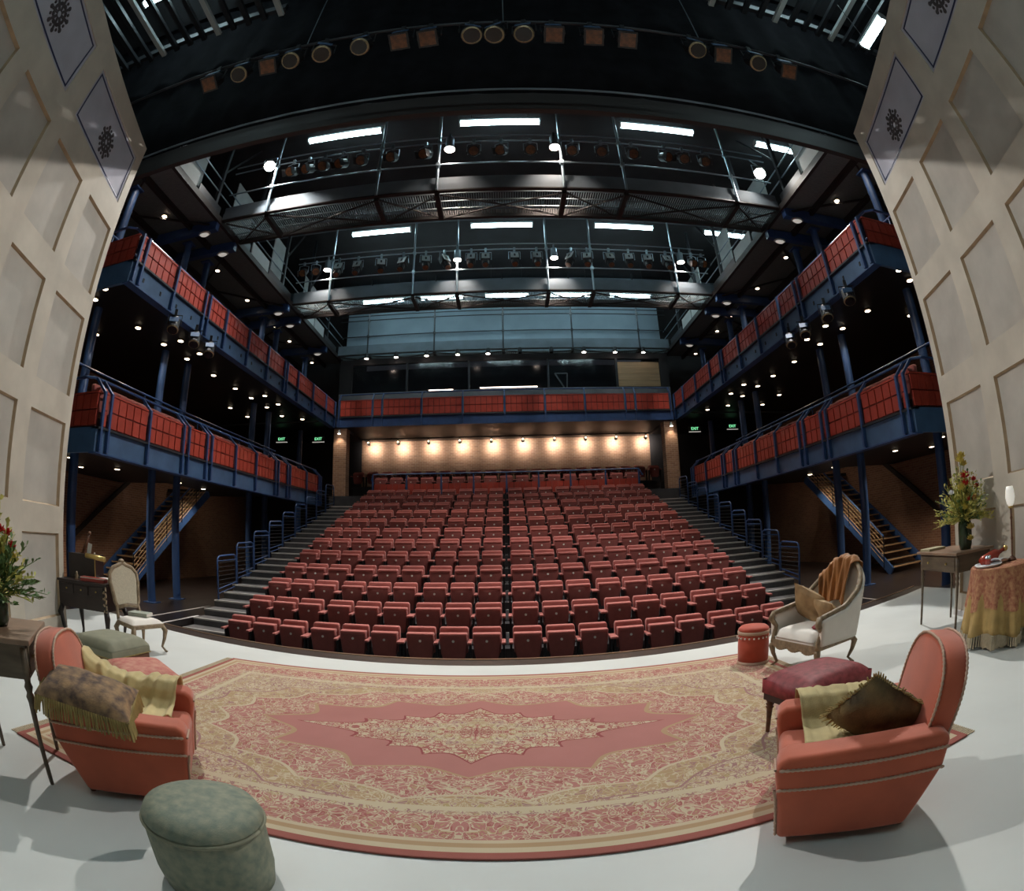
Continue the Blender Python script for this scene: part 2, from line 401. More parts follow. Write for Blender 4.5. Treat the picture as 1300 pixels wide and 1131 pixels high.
for s in (-1, 1):
    for i in range(9): hoop(s, i)

# ================================================================== stalls seating
def make_seat():
    root = thing('theatre_seat', 'x', 'seat')
    # local frame: -y is the front (towards the stage), z = 0 floor
    b = MB(); P = []
    def slab(mb, prof, y0, y1, tilt):                      # prof: half widths by height
        n = len(prof); vs = []
        for k, y in enumerate((y0, y1)):
            for hw, z in prof: vs += [(-hw, y + tilt * z, z), (hw, y + tilt * z, z)]
        fs = []
        for k in range(n - 1):
            a = 2 * k; o = 2 * n
            fs += [(a, a + 1, a + 3, a + 2), (o + a, o + a + 2, o + a + 3, o + a + 1), (a, a + 2, o + a + 2, o + a), (a + 1, o + a + 1, o + a + 3, a + 3)]
        o = 2 * n; fs += [(0, o, o + 1, 1), (o - 2, o - 1, 2 * o - 1, 2 * o - 2)]
        return mb.add(vs, fs)
    slab(MB(), [(.215, .30), (.235, .50), (.235, .70), (.215, .735)], .10, .20, .10).build('backrest', 'seat_red', root, smooth=True, bevel=.030, seg=4)
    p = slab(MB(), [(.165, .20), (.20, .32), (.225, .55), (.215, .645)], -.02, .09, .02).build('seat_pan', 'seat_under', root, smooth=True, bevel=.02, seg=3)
    slab(MB(), [(.222, .60), (.222, .66)], -.03, .115, .02).build('cushion_edge', 'seat_red', p, smooth=True, bevel=.02, seg=3)
    MB().lathe([(.022, 0), (.022, .008)], 8, (0, -.012, .53), (0, -1, .02)).build('number_disc', 'disc', p)
    MB().box(.235, .30, -.16, .16, .50, .54).build('armrest', 'seat_red', root, bevel=.012)
    l = MB().box(.25, .285, -.05, .12, .03, .50).box(.24, .295, -.1, .14, 0, .03); l.build('stanchion', 'lamp_body', root)
    return root
proto = make_seat()
arm_l = MB().box(-.30, -.235, -.16, .16, .50, .54).build('armrest', 'seat_red', bevel=.012)
leg_l = MB().box(-.285, -.25, -.05, .12, .03, .50).box(-.295, -.24, -.1, .14, 0, .03).build('stanchion', 'lamp_body')
SX = [.325, .858, 1.39, 1.985, 2.518, 3.05, 3.645, 4.178, 4.71]
first = [True]
def put_seat(loc, rz, label, group, left_arm=False):
    o = proto if first[0] else copy_tree(proto)
    first[0] = False
    o.location = loc; o.rotation_euler = (0, 0, rz); tag(o, label, 'seat', group)
    if left_arm:
        for q in (arm_l, leg_l):
            c = q.copy(); COL.objects.link(c); c.parent = o
    return o
for r in range(1, 13):
    for s, nm in ((-1, 'left'), (1, 'right')):
        for k, x in enumerate(SX):
            la = (s < 0 and k in (2, 5, 8)) or (s > 0 and k in (0, 3, 6))
            put_seat((s * x - .03, row_y(r), row_z(r) + .0), 0, 'red tip-up stalls seat, %s row from the stage, %s %s of the centre gap' % (ORD[r - 1], ORD[k], nm), 'red tip-up seats in the stalls', la)
for k in range(17):
    x = -4.75 + .594 * k
    put_seat((x, 19.35, 3.38), 0, 'red tip-up seat behind the blue rear rail, %s from the left' % ORD[k], 'seats behind the rear rail', True)
for k in range(21):
    x = -6.55 + .654 * k
    put_seat((x, 22.4, 4.0), 0, 'red tip-up seat against the rear brick wall, %s from the left' % ORD[k], 'seats along the rear brick wall', True)
# pale cable boxes standing in the centre gap
for r in range(1, 5):
    tag(MB().box(-.06, 0, row_y(r) + .0, row_y(r) + .09, row_z(r), row_z(r) + .21).build('floor_box', 'china', bevel=.01), 'small white box on the floor in the centre gap, %s row from the stage' % ORD[r - 1], 'box', 'white boxes in the centre gap')
# rear rail with its red boarding
t = thing('rear_rail', 'blue steel rail with red boarding in front of the rear seats', 'railing', (0, 18.78, 3.1))
MB().tube([(-4.95, 18.78, 3.9), (-4.9, 18.78, 4.14), (4.86, 18.78, 4.14), (5.0, 18.78, 3.9)], .03, 6).build('top_rail', 'blue', t, world=True)
px = [-4.9, -3.62, -2.34, -1.17, .01, 1.16, 2.31, 3.6, 4.86]
for x in px: MB().box(x - .025, x + .025, 18.75, 18.81, 3.1, 4.12).build('post', 'blue', t, world=True)
for a, c in zip(px[:-1], px[1:]):
    for q in range(5):
        d = (c - a - .1) / 5; MB().box(a + .05 + d * q + .008, a + .05 + d * (q + 1) - .008, 18.76, 18.80, 3.40, 3.78).build('board', 'balcony_red', t, world=True)

# ================================================================== balconies
LOW_POSTS = [6.28, 6.48, 7.67, 8.88, 9.09, 9.84, 10.06, 11.22, 12.37, 13.62, 13.82, 14.48, 14.68, 16.07, 17.25, 17.45]
UP_POSTS = [6.36, 6.57, 7.75, 9.0, 9.2, 10.05, 11.33, 12.59, 13.8, 14.0, 14.9, 16.3, 17.68, 18.75]
tile_me = {}
def red_bay(parent, a, c, z0, z1, place, split):
    """one boarded bay from a to c along the front; place(u, n, z) maps to world"""
    def rect(mb, u0, u1, w0, w1, n0, n1): mb.prism([(u0, w0), (u1, w0), (u1, w1), (u0, w1)], lambda u, v, k: place(u, n1 if k else n0, v))
    g = MB(); rect(g, a, c, z0, z1, 0, .02); p = g.build('red_panel', 'balcony_back', parent, world=True)
    n = max(1, round((c - a) / .21)); h = (z1 - z0) / 2; d = (c - a) / n; all_ = MB()
    for k in range(n):
        for j in range(2):
            g = MB() if split else all_
            rect(g, a + d * k + .014, a + d * (k + 1) - .014, z0 + h * j + .014, z0 + h * (j + 1) - .014, .02, .045)
            if split: tile = g.build('tile', 'balcony_red', None); tile.data.transform(parent.matrix_basis.inverted()); tile.parent = p
    if not split:
        o = all_.build('tiles', 'balcony_red', None); o.data.transform(parent.matrix_basis.inverted()); o.parent = p; o['kind'] = 'stuff'
    g = MB(); rect(g, a, c, z1, z1 + .03, -.02, .05); o = g.build('capping', 'balcony_red', None); o.data.transform(parent.matrix_basis.inverted()); o.parent = p
def balcony(s, y0, y1, zb, zt, zp, zr, posts, side, lev, bolts):
    t = thing('balcony', '%s balcony along the %s wall, blue beam and red boarded front' % (lev, side), 'balcony', (s * 6.5, y0, zb))
    X = lambda x: s * x
    def bx(mb, xa, xb, ya, yb, za, zb_): return mb.box(min(X(xa), X(xb)), max(X(xa), X(xb)), ya, yb, za, zb_)
    if lev == 'lower': MB().prism([(6.62, y0 + .1), (12.35, y0 + .1), (12.35, 13.2), (10.2, 13.2), (10.2, 16.05), (12.35, 16.05), (12.35, y1), (6.62, y1)], lambda u, v, k: (X(u), v, zt - .12 + .10 * k)).build('floor_slab', 'black', t, world=True)
    else: bx(MB(), 6.62, 12.35, y0 + .1, y1, zt - .12, zt - .02).build('floor_slab', 'black', t, world=True)
    bx(MB(), 6.8, 10.1, y0 + .2, y1 - .05, zt - .02, zt + .21).build('seat_step', 'tier', t, world=True)
    bx(MB(), 6.52, 6.60, y0, y1, zb, zt).build('edge_beam', 'blue_grey', t, world=True)
    bx(MB(), 6.44, 6.66, y0, y1, zt - .035, zt).build('top_flange', 'steel_dark', t, world=True)
    bx(MB(), 6.46, 6.66, y0, y1, zb - .02, zb).build('bottom_flange', 'blue', t, world=True)
    bx(MB(), 6.60, 12.3, y0, y0 + .08, zb, zt).build('end_beam', 'blue_grey', t, world=True)
    red_bay(t, 6.56, 12.2, zt + .02, zp, lambda u, n, z: (X(u), y0 + .05 - n, z), False)
    for a, c in zip(posts[:-1], posts[1:]):
        red_bay(t, a + .04, c - .04, zt + .02, zp, lambda u, n, z: (X(6.545 - n), u, z), c < 12.6)
    red_bay(t, y0 + .02, posts[0] - .04, zt + .02, zp, lambda u, n, z: (X(6.545 - n), u, z), False) if posts[0] - .04 - y0 > .06 else None
    for y in posts:
        MB().bar((X(6.46), y, zb + .02), (X(6.46), y, zp + .02), .05).bar((X(6.46), y, zp), (X(6.74), y, zr), .045).build('rail_post', 'blue', t, world=True)
        bx(MB(), 6.47, 6.52, y - .012, y + .012, zb, zt).build('stiffener', 'blue', t, world=True)
    for q in range(int((y1 - y0) / .62)) if bolts else ():
        y = y0 + .45 + .62 * q; bx(MB(), 6.505, 6.52, y - .02, y + .02, (zb + zt) / 2 - .05, (zb + zt) / 2 + .03).build('slot', 'black', t, world=True)
    MB().tube([(X(7.6), y0 - .08, zr), (X(6.9), y0 - .06, zr), (X(6.76), y0 + .05, zr), (X(6.74), y0 + .3, zr), (X(6.74), y1, zr)], .027, 8).build('handrail', 'blue', t, world=True)
    m = MB().tube([(X(8.42), y0 + .3, zr + .72), (X(8.42), y1, zr + .72)], .025, 6)
    m.build('back_handrail', 'blue', t, world=True)
    for q in range(5):
        y = y0 + .9 + (y1 - y0 - 1.2) * q / 4; MB().tube([(X(8.42), y, zt), (X(8.42), y, zr + .72)], .02, 6).build('rail_upright', 'blue', t, world=True)
    return t
for s, side in ((-1, 'left'), (1, 'right')):
    balcony(s, 6.2, 17.6, 2.92, 3.33, 3.90, 4.17, LOW_POSTS, side, 'lower', False)
    balcony(s, 6.3, 18.85, 5.95, 6.39, 6.93, 7.14, UP_POSTS, side, 'upper', True)
    for k in range(17):
        if k in (6, 13): continue
        put_seat((s * 7.16, 7.0 + .6 * k, 3.54), -s * pi / 2, 'red seat in the front row of the %s lower balcony, %s from the stage' % (side, ORD[k if k < 6 else k - 1 if k < 13 else k - 2]), 'front-row seats of the lower balconies', True)
bpy.data.objects.remove(arm_l); bpy.data.objects.remove(leg_l)
# rear balcony
t = thing('balcony', 'upper rear balcony facing the stage, blue beam and red boarded front', 'balcony', (0, 18.9, 5.98))
MB().box(-6.4, 6.4, 18.95, 23.15, 6.2, 6.34).build('floor_slab', 'black', t, world=True)
MB().box(-6.45, 6.45, 18.9, 18.98, 5.98, 6.36).build('edge_beam', 'blue', t, world=True)
MB().box(-6.45, 6.45, 18.84, 19.0, 6.33, 6.36).build('top_flange', 'steel_dark', t, world=True)
rp = [-6.35, -5.0, -4.62, -3.1, -1.55, 0, 1.5, 3.0, 4.55, 4.95, 6.35]
for a, c in zip(rp[:-1], rp[1:]): red_bay(t, a + .04, c - .04, 6.40, 7.0, lambda u, n, z: (u, 18.95 - n, z), False)
for x in rp:
    MB().bar((x, 18.86, 5.98), (x, 18.86, 7.0), .05).bar((x, 18.86, 7.0), (x, 19.1, 7.3), .045).build('rail_post', 'blue', t, world=True)
MB().tube([(-6.4, 19.1, 7.3), (6.4, 19.1, 7.3)], .027, 6).build('handrail', 'blue', t, world=True)

# ================================================================== columns, stairs
for s, side in ((-1, 'left'), (1, 'right')):
    for i, y in enumerate((7.55, 10.45, 11.6, 15.95, 17.2, 20.4)):
        t = thing('steel_column', 'tall blue steel column under the %s galleries, %s from the stage' % (side, ORD[i]), 'column', (s * 8.6, y, 0), 0, 'blue columns of the side galleries')
        MB().lathe([(.11, .02), (.11, 9.44)], 14).build('shaft', 'blue', t, smooth=False)
        MB().box(-.17, .17, -.17, .17, 0, .025).build('base_plate', 'blue', t); MB().box(-.16, .16, -.16, .16, 9.42, 9.46).build('cap_plate', 'blue', t)
    t = thing('staircase', 'blue steel staircase with pale treads rising along the %s brick wall' % side, 'stairs', (s * 11.1, 11.4, 0))
    X = lambda x: s * x
    n, run, rise = 17, 4.6, 3.2
    for i, x in enumerate((10.35, 11.85)):
        MB().bar((X(x), 11.35, .06), (X(x), 11.4 + run, rise - .02), .06, .26).build('stringer', 'blue', t, world=True)
    for k in range(n):
        y = 11.45 + run * k / n; z = rise * (k + 1) / n
        st = MB().box(min(X(10.38), X(11.82)), max(X(10.38), X(11.82)), y, y + .29, z - .04, z).build('tread', 'steel_dark', t, world=True)
        q = MB().box(min(X(10.38), X(11.82)), max(X(10.38), X(11.82)), y - .01, y + .03, z - .035, z + .006); o = q.build('nosing', 'ply', None); o.data.transform(t.matrix_basis.inverted()); o.parent = st
    MB().tube([(X(10.32), 11.7, 1.05), (X(10.32), 11.4 + run, rise + .95)], .03, 6).build('handrail', 'blue', t, world=True)
    for k in range(6):
        f = k / 5; MB().tube([(X(10.32), 11.7 + (run - .3) * f, .15 + rise * f), (X(10.32), 11.7 + (run - .3) * f, 1.06 + (rise - .1) * f)], .016, 5).build('baluster', 'black', t, world=True)
    for k in range(6):
        z = .22 + .13 * k; MB().tube([(X(10.32), 11.7, z + .10), (X(10.32), 11.4 + run, rise + z)], .011, 5).build('infill_bar', 'ply', t, world=True)
    t = thing('wall_handrail', 'dark sloping handrail fixed to the %s brick wall above the stairs' % side, 'railing', (s * 12.3, 10.6, 1.1))
    MB().bar((X(12.26), 10.6, 1.25), (X(12.26), 15.2, 4.4), .07, .14).build('rail', 'steel_brown', t, world=True)
    for k in range(4): MB().box(min(X(12.26), X(12.4)), max(X(12.26), X(12.4)), 11 + 1.2 * k, 11.05 + 1.2 * k, 1.5 + .82 * k, 1.55 + .82 * k).build('bracket', 'steel_brown', t, world=True)

# ================================================================== high side galleries
COLY = (7.0, 10.1, 11.25, 15.6, 16.75, 19.9)
for s, side in ((-1, 'left'), (1, 'right')):
    X = lambda x: s * x
    def bx(xa, xb, ya, yb, za, zb_): return MB().box(min(X(xa), X(xb)), max(X(xa), X(xb)), ya, yb, za, zb_)
    t = thing('side_gallery', 'high dark lighting gallery along the %s side, pale kick boards on its edge' % side, 'gallery', (s * 7.4, 6.6, 9.5))
    bx(7.5, 12.35, 6.6, 22.3, 9.78, 9.86).build('deck', 'deck_under', t, world=True)
    bx(7.4, 7.5, 6.6, 22.3, 9.70, 9.88).build('edge_beam', 'steel_brown', t, world=True)
    for y in COLY: bx(7.45, 12.3, y - .09, y + .09, 9.47, 9.74).build('cross_beam', 'blue', t, world=True)
    for x in (8.3, 9.6, 10.9): bx(x, x + .1, 6.6, 22.3, 9.62, 9.78).build('joist', 'steel_brown', t, world=True)
    for a, c in zip(COLY[:-1], COLY[1:]):
        if c - a > 2:
            MB().bar((X(7.6), a, 9.70), (X(12.2), c, 9.70), .05).bar((X(12.2), a, 9.66), (X(7.6), c, 9.66), .05).build('bracing', 'steel_brown', t, world=True)
    for y, yb in ((7.35, 8.58), (12.2, 13.5), (17.0, 18.1), (18.2, 19.3)): bx(7.42, 7.45, y, yb, 9.90, 10.32).build('kick_board', 'kick', t, world=True)
    for y, yb in ((8.75, 10.0), (11.7, 12.1), (13.6, 15.6), (17.3, 17.4), (19.5, 21.1)): bx(7.44, 7.47, y, yb, 9.88, 10.14).build('toe_board', 'steel_dark', t, world=True)
    for k in range(6):
        y = 7.2 + 2.55 * k; bx(7.46, 7.56, y - .05, y + .05, 9.86, 13.5).build('post', 'steel_dark', t, world=True)
        MB().bar((X(7.5), y, 11.2), (X(7.5), y + 1.6, 13.4), .05).build('brace', 'steel_dark', t, world=True)
    for z in (10.55, 10.95): MB().tube([(X(7.5), 6.7, z), (X(7.5), 22.2, z)], .022, 6).build('guard_rail', 'tube_steel', t, world=True)
    for k in range(4):
        y = 8.1 + 3.3 * k; bx(8.0, 8.04, y, y + 1.3, 10.6, 12.2).build('duct_board', 'kick', t, world=True)

# ================================================================== lighting bridges
def bridge(y, name, label, posts, depth=1.15, pm='tube_steel'):
    t = thing('lighting_bridge', label, 'catwalk', (0, y, 9.78))
    MB().box(-7.4, 7.4, y, y + .06, 9.80, 10.02).build('lower_channel', 'fascia', t, world=True)
    MB().box(-7.4, 7.4, y + .03, y + .07, 10.02, 10.24).build('toe_board', 'fascia', t, world=True)
    MB().box(-7.4, 7.4, y + depth, y + depth + .10, 9.74, 9.98).build('back_beam', 'steel_brown', t, world=True)
    MB().box(-7.4, 7.4, y - .03, y + .08, 9.765, 9.80).build('bottom_chord', 'steel_brown', t, world=True)
    g = MB()
    for k in range(246): x = -7.36 + .06 * k; g.box(x, x + .014, y + .08, y + depth, 9.84, 9.87)
    for k in range(4): g.box(-7.4, 7.4, y + .2 + .32 * k, y + .22 + .32 * k, 9.83, 9.86)
    tag(g.build('grating', 'grate', t, world=True), kind='stuff')
    ps = sorted(posts + [-7.3, 7.3])
    for x in posts:
        MB().box(x - .06, x + .06, y + .05, y + depth, 9.66, 9.80).build('cross_beam', 'steel_brown', t, world=True)
        MB().tube([(x, y - .04, 9.78), (x, y - .04, 13.5)], .035, 8).build('post', pm, t, world=True)
        for z in (10.62, 11.4): MB().box(x - .05, x + .05, y - .09, y + .01, z - .05, z + .05).build('clamp', pm, t, world=True)
    for a, c in zip(ps[:-1], ps[1:]):
        if c - a > 1:
            MB().bar((a, y + .1, 9.74), (c, y + depth, 9.74), .035).bar((c, y + .1, 9.71), (a, y + depth, 9.71), .035).build('bracing', 'steel_brown', t, world=True)
    for z in (10.62, 11.4, 11.62): MB().tube([(-7.35, y - .05, z), (7.35, y - .05, z)], .022, 6).build('rail', pm, t, world=True)
    return t
BP = [-6.0, -3.0, -1.5, 1.55, 3.08, 6.1]
bridge(10.15, 'a', 'nearer lighting bridge with grated deck and steel rails', BP)
bridge(15.75, 'b', 'middle lighting bridge with grated deck and steel rails', BP)
bridge(21.3, 'c', 'rear lighting platform in front of the blue-grey wall', [-6.0, -3.0, 0.0, 3.0, 6.0], .9, 'steel_dark')
structure('wall_upper_rear', MB().box(-7.4, 7.4, 22.5, 22.7, 9.7, 13.5), 'bluewall')
for i, y in enumerate((10.25, 15.85, 21.5)):                                       # castellated roof beams
    t = thing('roof_beam', 'grey castellated roof beam crossing above the auditorium, %s from the stage' % ORD[i], 'beam', (0, y, 12.86))
    MB().box(-12.3, 12.3, y - .02, y + .02, 12.90, 13.28).build('web', 'fascia', t, world=True)
    for z in (12.86, 13.28): MB().box(-12.3, 12.3, y - .10, y + .10, z, z + .04).build('flange', 'fascia', t, world=True)
    for k in range(40): MB().lathe([(.075, -.024), (.075, -.018)], 8, (-9.75 + .5 * k, y, 13.09), (0, 1, 0)).build('painted_light_dot', 'kick', t, world=True)  # pale discs on the web, painted as light showing through its holes
# fluorescent battens
def tube_lamp(x, y, z, label, grp, length=2.3, along='x', roof=13.55):
    rz = 0 if along == 'x' else pi / 2
    t = thing('fluorescent_light', label, 'light', (x, y, z), rz, grp)
    h = length / 2
    MB().box(-h, h, -.08, .08, .06, .13).build('housing', 'kick', t, bevel=.01)
    for q in (-.05, .05): MB().tube([(-h + .04, q, .0), (h - .04, q, .0)], .045, 8).build('tube', 'tube_glow', t, smooth=True)
    for q in (-h, h - .04): MB().box(q, q + .04, -.1, .1, -.06, .08).build('end_cap', 'kick', t)
    for q in (-h * .7, h * .7): MB().tube([(q, 0, .13), (q, 0, roof - z)], .008, 5).build('hanger', 'steel_dark', t)
    return t
for y, z, nm in ((10.9, 12.96, 'nearer'), (16.4, 12.9, 'middle')):
    for i, x in enumerate((-4.48, .04, 4.62, 9.0)):
        tube_lamp(x, y, z, 'glowing fluorescent batten above the %s bridge, %s from the left' % (nm, ORD[i]), 'fluorescent battens over the bridges')
for i, x in enumerate((-5.2, -2.6, .2, 3.0, 5.6)):
    tube_lamp(x, 20.5, 11.95, 'fluorescent batten seen through the middle bridge grating, %s from the left' % ORD[i], 'fluorescent battens over the bridges', 1.9)
tube_lamp(6.45, 3.5, 9.42, 'fluorescent batten in the stage wing beside the right set wall', None, .9, 'y', 12.6)

# ================================================================== theatre lamps
def lamp_fresnel(front='amber'):
    t = thing('spotlight', 'x', 'spotlight')
    A = Matrix.Rotation(math.radians(38), 3, 'X'); D = A @ Vector((0, -1, 0))           # aims at the stage
    c = Vector((0, 0, -.30))
    MB().lathe([(.085, -.17), (.11, -.15), (.11, .06), (.125, .08), (.125, .12)], 12, c, D).build('body', 'lamp_body', t, smooth=False)
    MB().lathe([(.10, .0), (.10, .012)], 12, c + D * .118, D).build('lens', front, t)
    MB().tube([(-.14, 0, -.30), (-.14, 0, -.10), (0, 0, -.06), (.14, 0, -.10), (.14, 0, -.30)], .012, 5).build('yoke', 'tube_steel', t)
    MB().box(-.03, .03, -.03, .03, -.07, .04).build('clamp', 'tube_steel', t)
    for q in (-1, 1): MB().obox(c + D * .20 + Vector((q * .12, 0, 0)), (.012, .16, .17), A).build('barn_door', 'lamp_body', t)
    return t
def lamp_profile():
    t = thing('spotlight', 'x', 'spotlight')
    A = Matrix.Rotation(math.radians(60), 3, 'X'); D = A @ Vector((0, -1, 0)); c = Vector((0, 0, -.30))
    MB().obox(c, (.24, .30, .20), A).build('body', 'lamp_body', t, bevel=.02)
    MB().obox(c + A @ Vector((0, -.02, .108)), (.22, .26, .02), A).build('top_plate', 'lamp_top', t)
    MB().obox(c + A @ Vector((0, -.02, .12)), (.05, .12, .012), A).build('vent', 'lamp_body', t)
    MB().lathe([(.10, .1), (.10, .34), (.085, .36)], 12, c, D).build('barrel', 'lamp_body', t)
    MB().lathe([(.08, .0), (.08, .01)], 12, c + D * .36, D).build('lens', 'amber', t)
    MB().tube([(-.16, 0, -.34), (-.16, 0, -.10), (.16, 0, -.10), (.16, 0, -.34)], .012, 5).build('yoke', 'tube_steel', t)
    MB().box(-.03, .03, -.03, .03, -.11, .04).build('clamp', 'tube_steel', t)
    return t
def lamp_can():
    t = thing('house_light', 'x', 'light')
    MB().lathe([(.06, 0), (.11, -.03), (.12, -.36), (.14, -.40)], 14, (0, 0, -.1)).build('can', 'tube_steel', t)
    MB().lathe([(.13, 0), (.125, .012)], 14, (0, 0, -.515)).build('lens', 'can_glow', t)
    MB().box(-.03, .03, -.03, .03, -.12, .04).build('clamp', 'tube_steel', t)
    return t
PROTO = {}
used = set()
def lamp(kind, loc, yaw, label, grp, front='amber'):
    key = (kind, front)
    if key not in PROTO:
        PROTO[key] = {'f': lambda: lamp_fresnel(front), 'p': lamp_profile, 'c': lamp_can, 'w': lambda: lamp_par(front)}[kind](); o = PROTO[key]
    else: o = copy_tree(PROTO[key])
    o.location = loc; o.rotation_euler = (0, 0, yaw); o.matrix_basis = Matrix.Translation(loc) @ Matrix.Rotation(yaw, 4, 'Z')
    if kind in 'fp': o.scale = (1.22,) * 3
    tag(o, label, 'light' if kind == 'c' else 'spotlight', grp)
    return o
def lamp_par(front):
    t = thing('spotlight', 'x', 'spotlight')
    A = Matrix.Rotation(math.radians(64), 3, 'X'); D = A @ Vector((0, -1, 0)); c = Vector((0, 0, -.28))
    MB().lathe([(.06, -.22), (.115, -.12), (.12, .10), (.135, .12), (.135, .15)], 14, c, D).build('body', 'lamp_body', t)
    if front == 'lens':
        MB().lathe([(.13, .15), (.115, .165)], 16, c, D).build('ring', 'rim', t); MB().lathe([(.108, .166), (.108, .17)], 14, c, D).build('lens', 'lens', t)
    else:
        MB().obox(c + D * .16, (.25, .02, .25), A).build('gel_frame', 'lamp_body', t); MB().obox(c + D * .172, (.20, .008, .20), A).build('gel', 'amber', t)
    MB().obox(c + A @ Vector((0, .02, .125)), (.20, .12, .012), A).build('top_plate', 'blue_grey', t)
    MB().tube([(-.15, 0, -.28), (-.15, 0, -.08), (.15, 0, -.08), (.15, 0, -.28)], .012, 5).build('yoke', 'lamp_body', t)
    MB().box(-.03, .03, -.03, .03, -.09, .04).build('clamp', 'lamp_body', t)
    return t
B1 = [-5.46, -5.0, -4.55, -4.05, -3.5, -2.7, -1.84, -1.23, -.62, .07, .79, 1.4, 1.85, 2.6, 3.4, 4.29, 4.81, 5.4]
for i, x in enumerate(B1):
    if i in (7, 11):
        o = lamp('c', (x, 10.06, 11.62), 0, 'lit silver house light on the nearer bridge, %s of centre' % ('left' if x < 0 else 'right'), 'lit house lights on the bridges')
        spot('house_beam', (x, 10.06, 11.08), (x * 1.3, 12.0, 0), P_HOUSE, (1, .84, .72), 95, .7, .12, o)
    else: lamp('f', (x, 10.07, 11.38), random.uniform(-.35, .35), 'black fresnel spotlight on the nearer bridge, %s lamp from the left' % ORD[i], 'spotlights on the nearer bridge')
B2 = [-7.1, -6.62, -6.16, -5.73, -5.01, -4.17, -3.37, -2.59, -1.95, -1.49, -1.02, -.53, .45, 1.21, 1.8, 2.4, 2.95, 3.72, 4.43, 5.11, 5.8, 6.35, 6.8, 7.2]
hl = 0
for i, x in enumerate(B2):
    if i in (2, 9, 14, 21):
        o = lamp('c', (x, 15.66, 11.5), 0, 'lit silver house light on the middle bridge, %s from the left' % ORD[hl], 'lit house lights on the bridges'); hl += 1
        spot('house_beam', (x, 15.66, 10.96), (x * .9, 15.0, 2), P_HOUSE, (1, .84, .72), 95, .7, .12, o)
    elif i in (0, 1, 22, 23): lamp('f', (x, 15.67, 11.38), random.uniform(-.5, .5), 'dark fresnel spotlight on the middle bridge, %s lamp from the left' % ORD[i], 'spotlights on the middle bridge')
    else: lamp('p', (x, 15.67, 11.38), random.uniform(-.3, .3) if i not in (8, 15) else random.choice((-.8, .8)), 'boxy profile spotlight with a pale top on the middle bridge, %s lamp from the left' % ORD[i], 'spotlights on the middle bridge')
for i, x in enumerate((-6.0, -4.66, -3.31, -1.96, -.66, .7, 2.05, 3.46, 4.84, 6.12)):
    lit = i not in (5, 6)
    t = thing('house_light', ('small lit downlight under the rear platform, %s from the left' if lit else 'small unlit downlight under the rear platform, %s from the left') % ORD[i], 'light', (x, 21.22, 9.74), 0, 'downlights under the rear platform')
    MB().lathe([(.05, .06), (.09, .03), (.10, -.16), (.08, -.19)], 12).build('can', 'lamp_body', t)
    MB().lathe([(.085, -.205), (.07, -.19)], 12).build('lens', 'rear_glow' if lit else 'lens', t)
    if lit and i % 2 == 0: spot('house_beam', (x, 21.22, 9.50), (x * .9, 18.0, 3), P_REAR, (1, .84, .70), 80, .8, .1, t)
# the row of lamps on the bar over the stage
t = thing('lamp_bar', 'black steel lamp bar hung over the stage on thin wires', 'bar', (0, 4.0, 8.0))
MB().tube([(-6.1, 4.0, 8.0), (6.1, 4.0, 8.0)], .024, 8).build('pipe', 'steel_dark', t, world=True)
for x in (-2.55, .1, 2.75): MB().tube([(x, 4.0, 8.0), (x * 1.02, 4.05, 12.5)], .008, 5).build('wire', 'tube_steel', t, world=True)
BAR = [(-3.93, 'g'), (-3.45, 'l'), (-3.0, 'g'), (-2.66, 'l'), (-2.25, 'l'), (-1.7, 'l'), (-1.19, 'g'), (-.83, 'g'), (-.31, 'l'), (.01, 'l'), (.36, 'l'), (.72, 'g'), (1.22, 'g'), (1.65, 'g'), (2.59, 'l'), (2.97, 'g'), (3.5, 'l'), (4.0, 'g')]
for i, (x, k) in enumerate(BAR):
    lamp('w', (x, 3.99, 7.98), random.uniform(-.5, .5) if k == 'l' else random.uniform(-.15, .15), ('black lamp with an amber gel on the bar over the stage, %s from the left' if k == 'g' else 'black round-lensed lamp on the bar over the stage, %s from the left') % ORD[i], 'lamps on the bar over the stage', 'amber' if k == 'g' else 'lens')
# lamps clamped under the upper balcony fronts
for s, side, ys in ((-1, 'left', (7.9, 8.75, 9.4)), (1, 'right', (7.25, 8.1, 9.05, 9.7))):
    for i, y in enumerate(ys):
        lamp('w', (s * 6.40, y, 5.99), -s * .5, 'dark lamp clamped under the %s upper balcony front, %s from the stage' % (side, ORD[i]), 'lamps under the upper balcony fronts', 'lens')
# the two blazing floods at the ends of the nearer bridge
for s, side, p in ((-1, 'left', (-6.2, 10.0, 11.35)), (1, 'right', (6.85, 9.75, 10.62))):
    t = thing('floodlight', 'blazing white floodlight at the %s end of the nearer bridge' % side, 'floodlight', p)
    d = Vector((0, 2.5, S)) - Vector(p); d.normalize()
    MB().lathe([(.10, -.26), (.15, -.2), (.16, .02), (.18, .06)], 16, (0, 0, 0), d).build('body', 'lamp_body', t)
    MB().lathe([(.15, 0), (.15, .015)], 16, d * .05, d).build('lens', 'flood_glow', t)
    MB().tube([(-.2, 0, 0), (-.2, 0, .25), (.2, 0, .25), (.2, 0, 0)], .014, 5).build('yoke', 'tube_steel', t)
    MB().tube([(0, 0, .25), (0, 10.10 - p[1], (11.62 if s < 0 else 11.4) - p[2])], .02, 6).build('hanging_arm', 'tube_steel', t)
    spot('flood_beam', tuple(Vector(p) + d * .12), (0, 2.5, S), P_FLOOD, (1, .965, .92), 110, .3, .10, t)

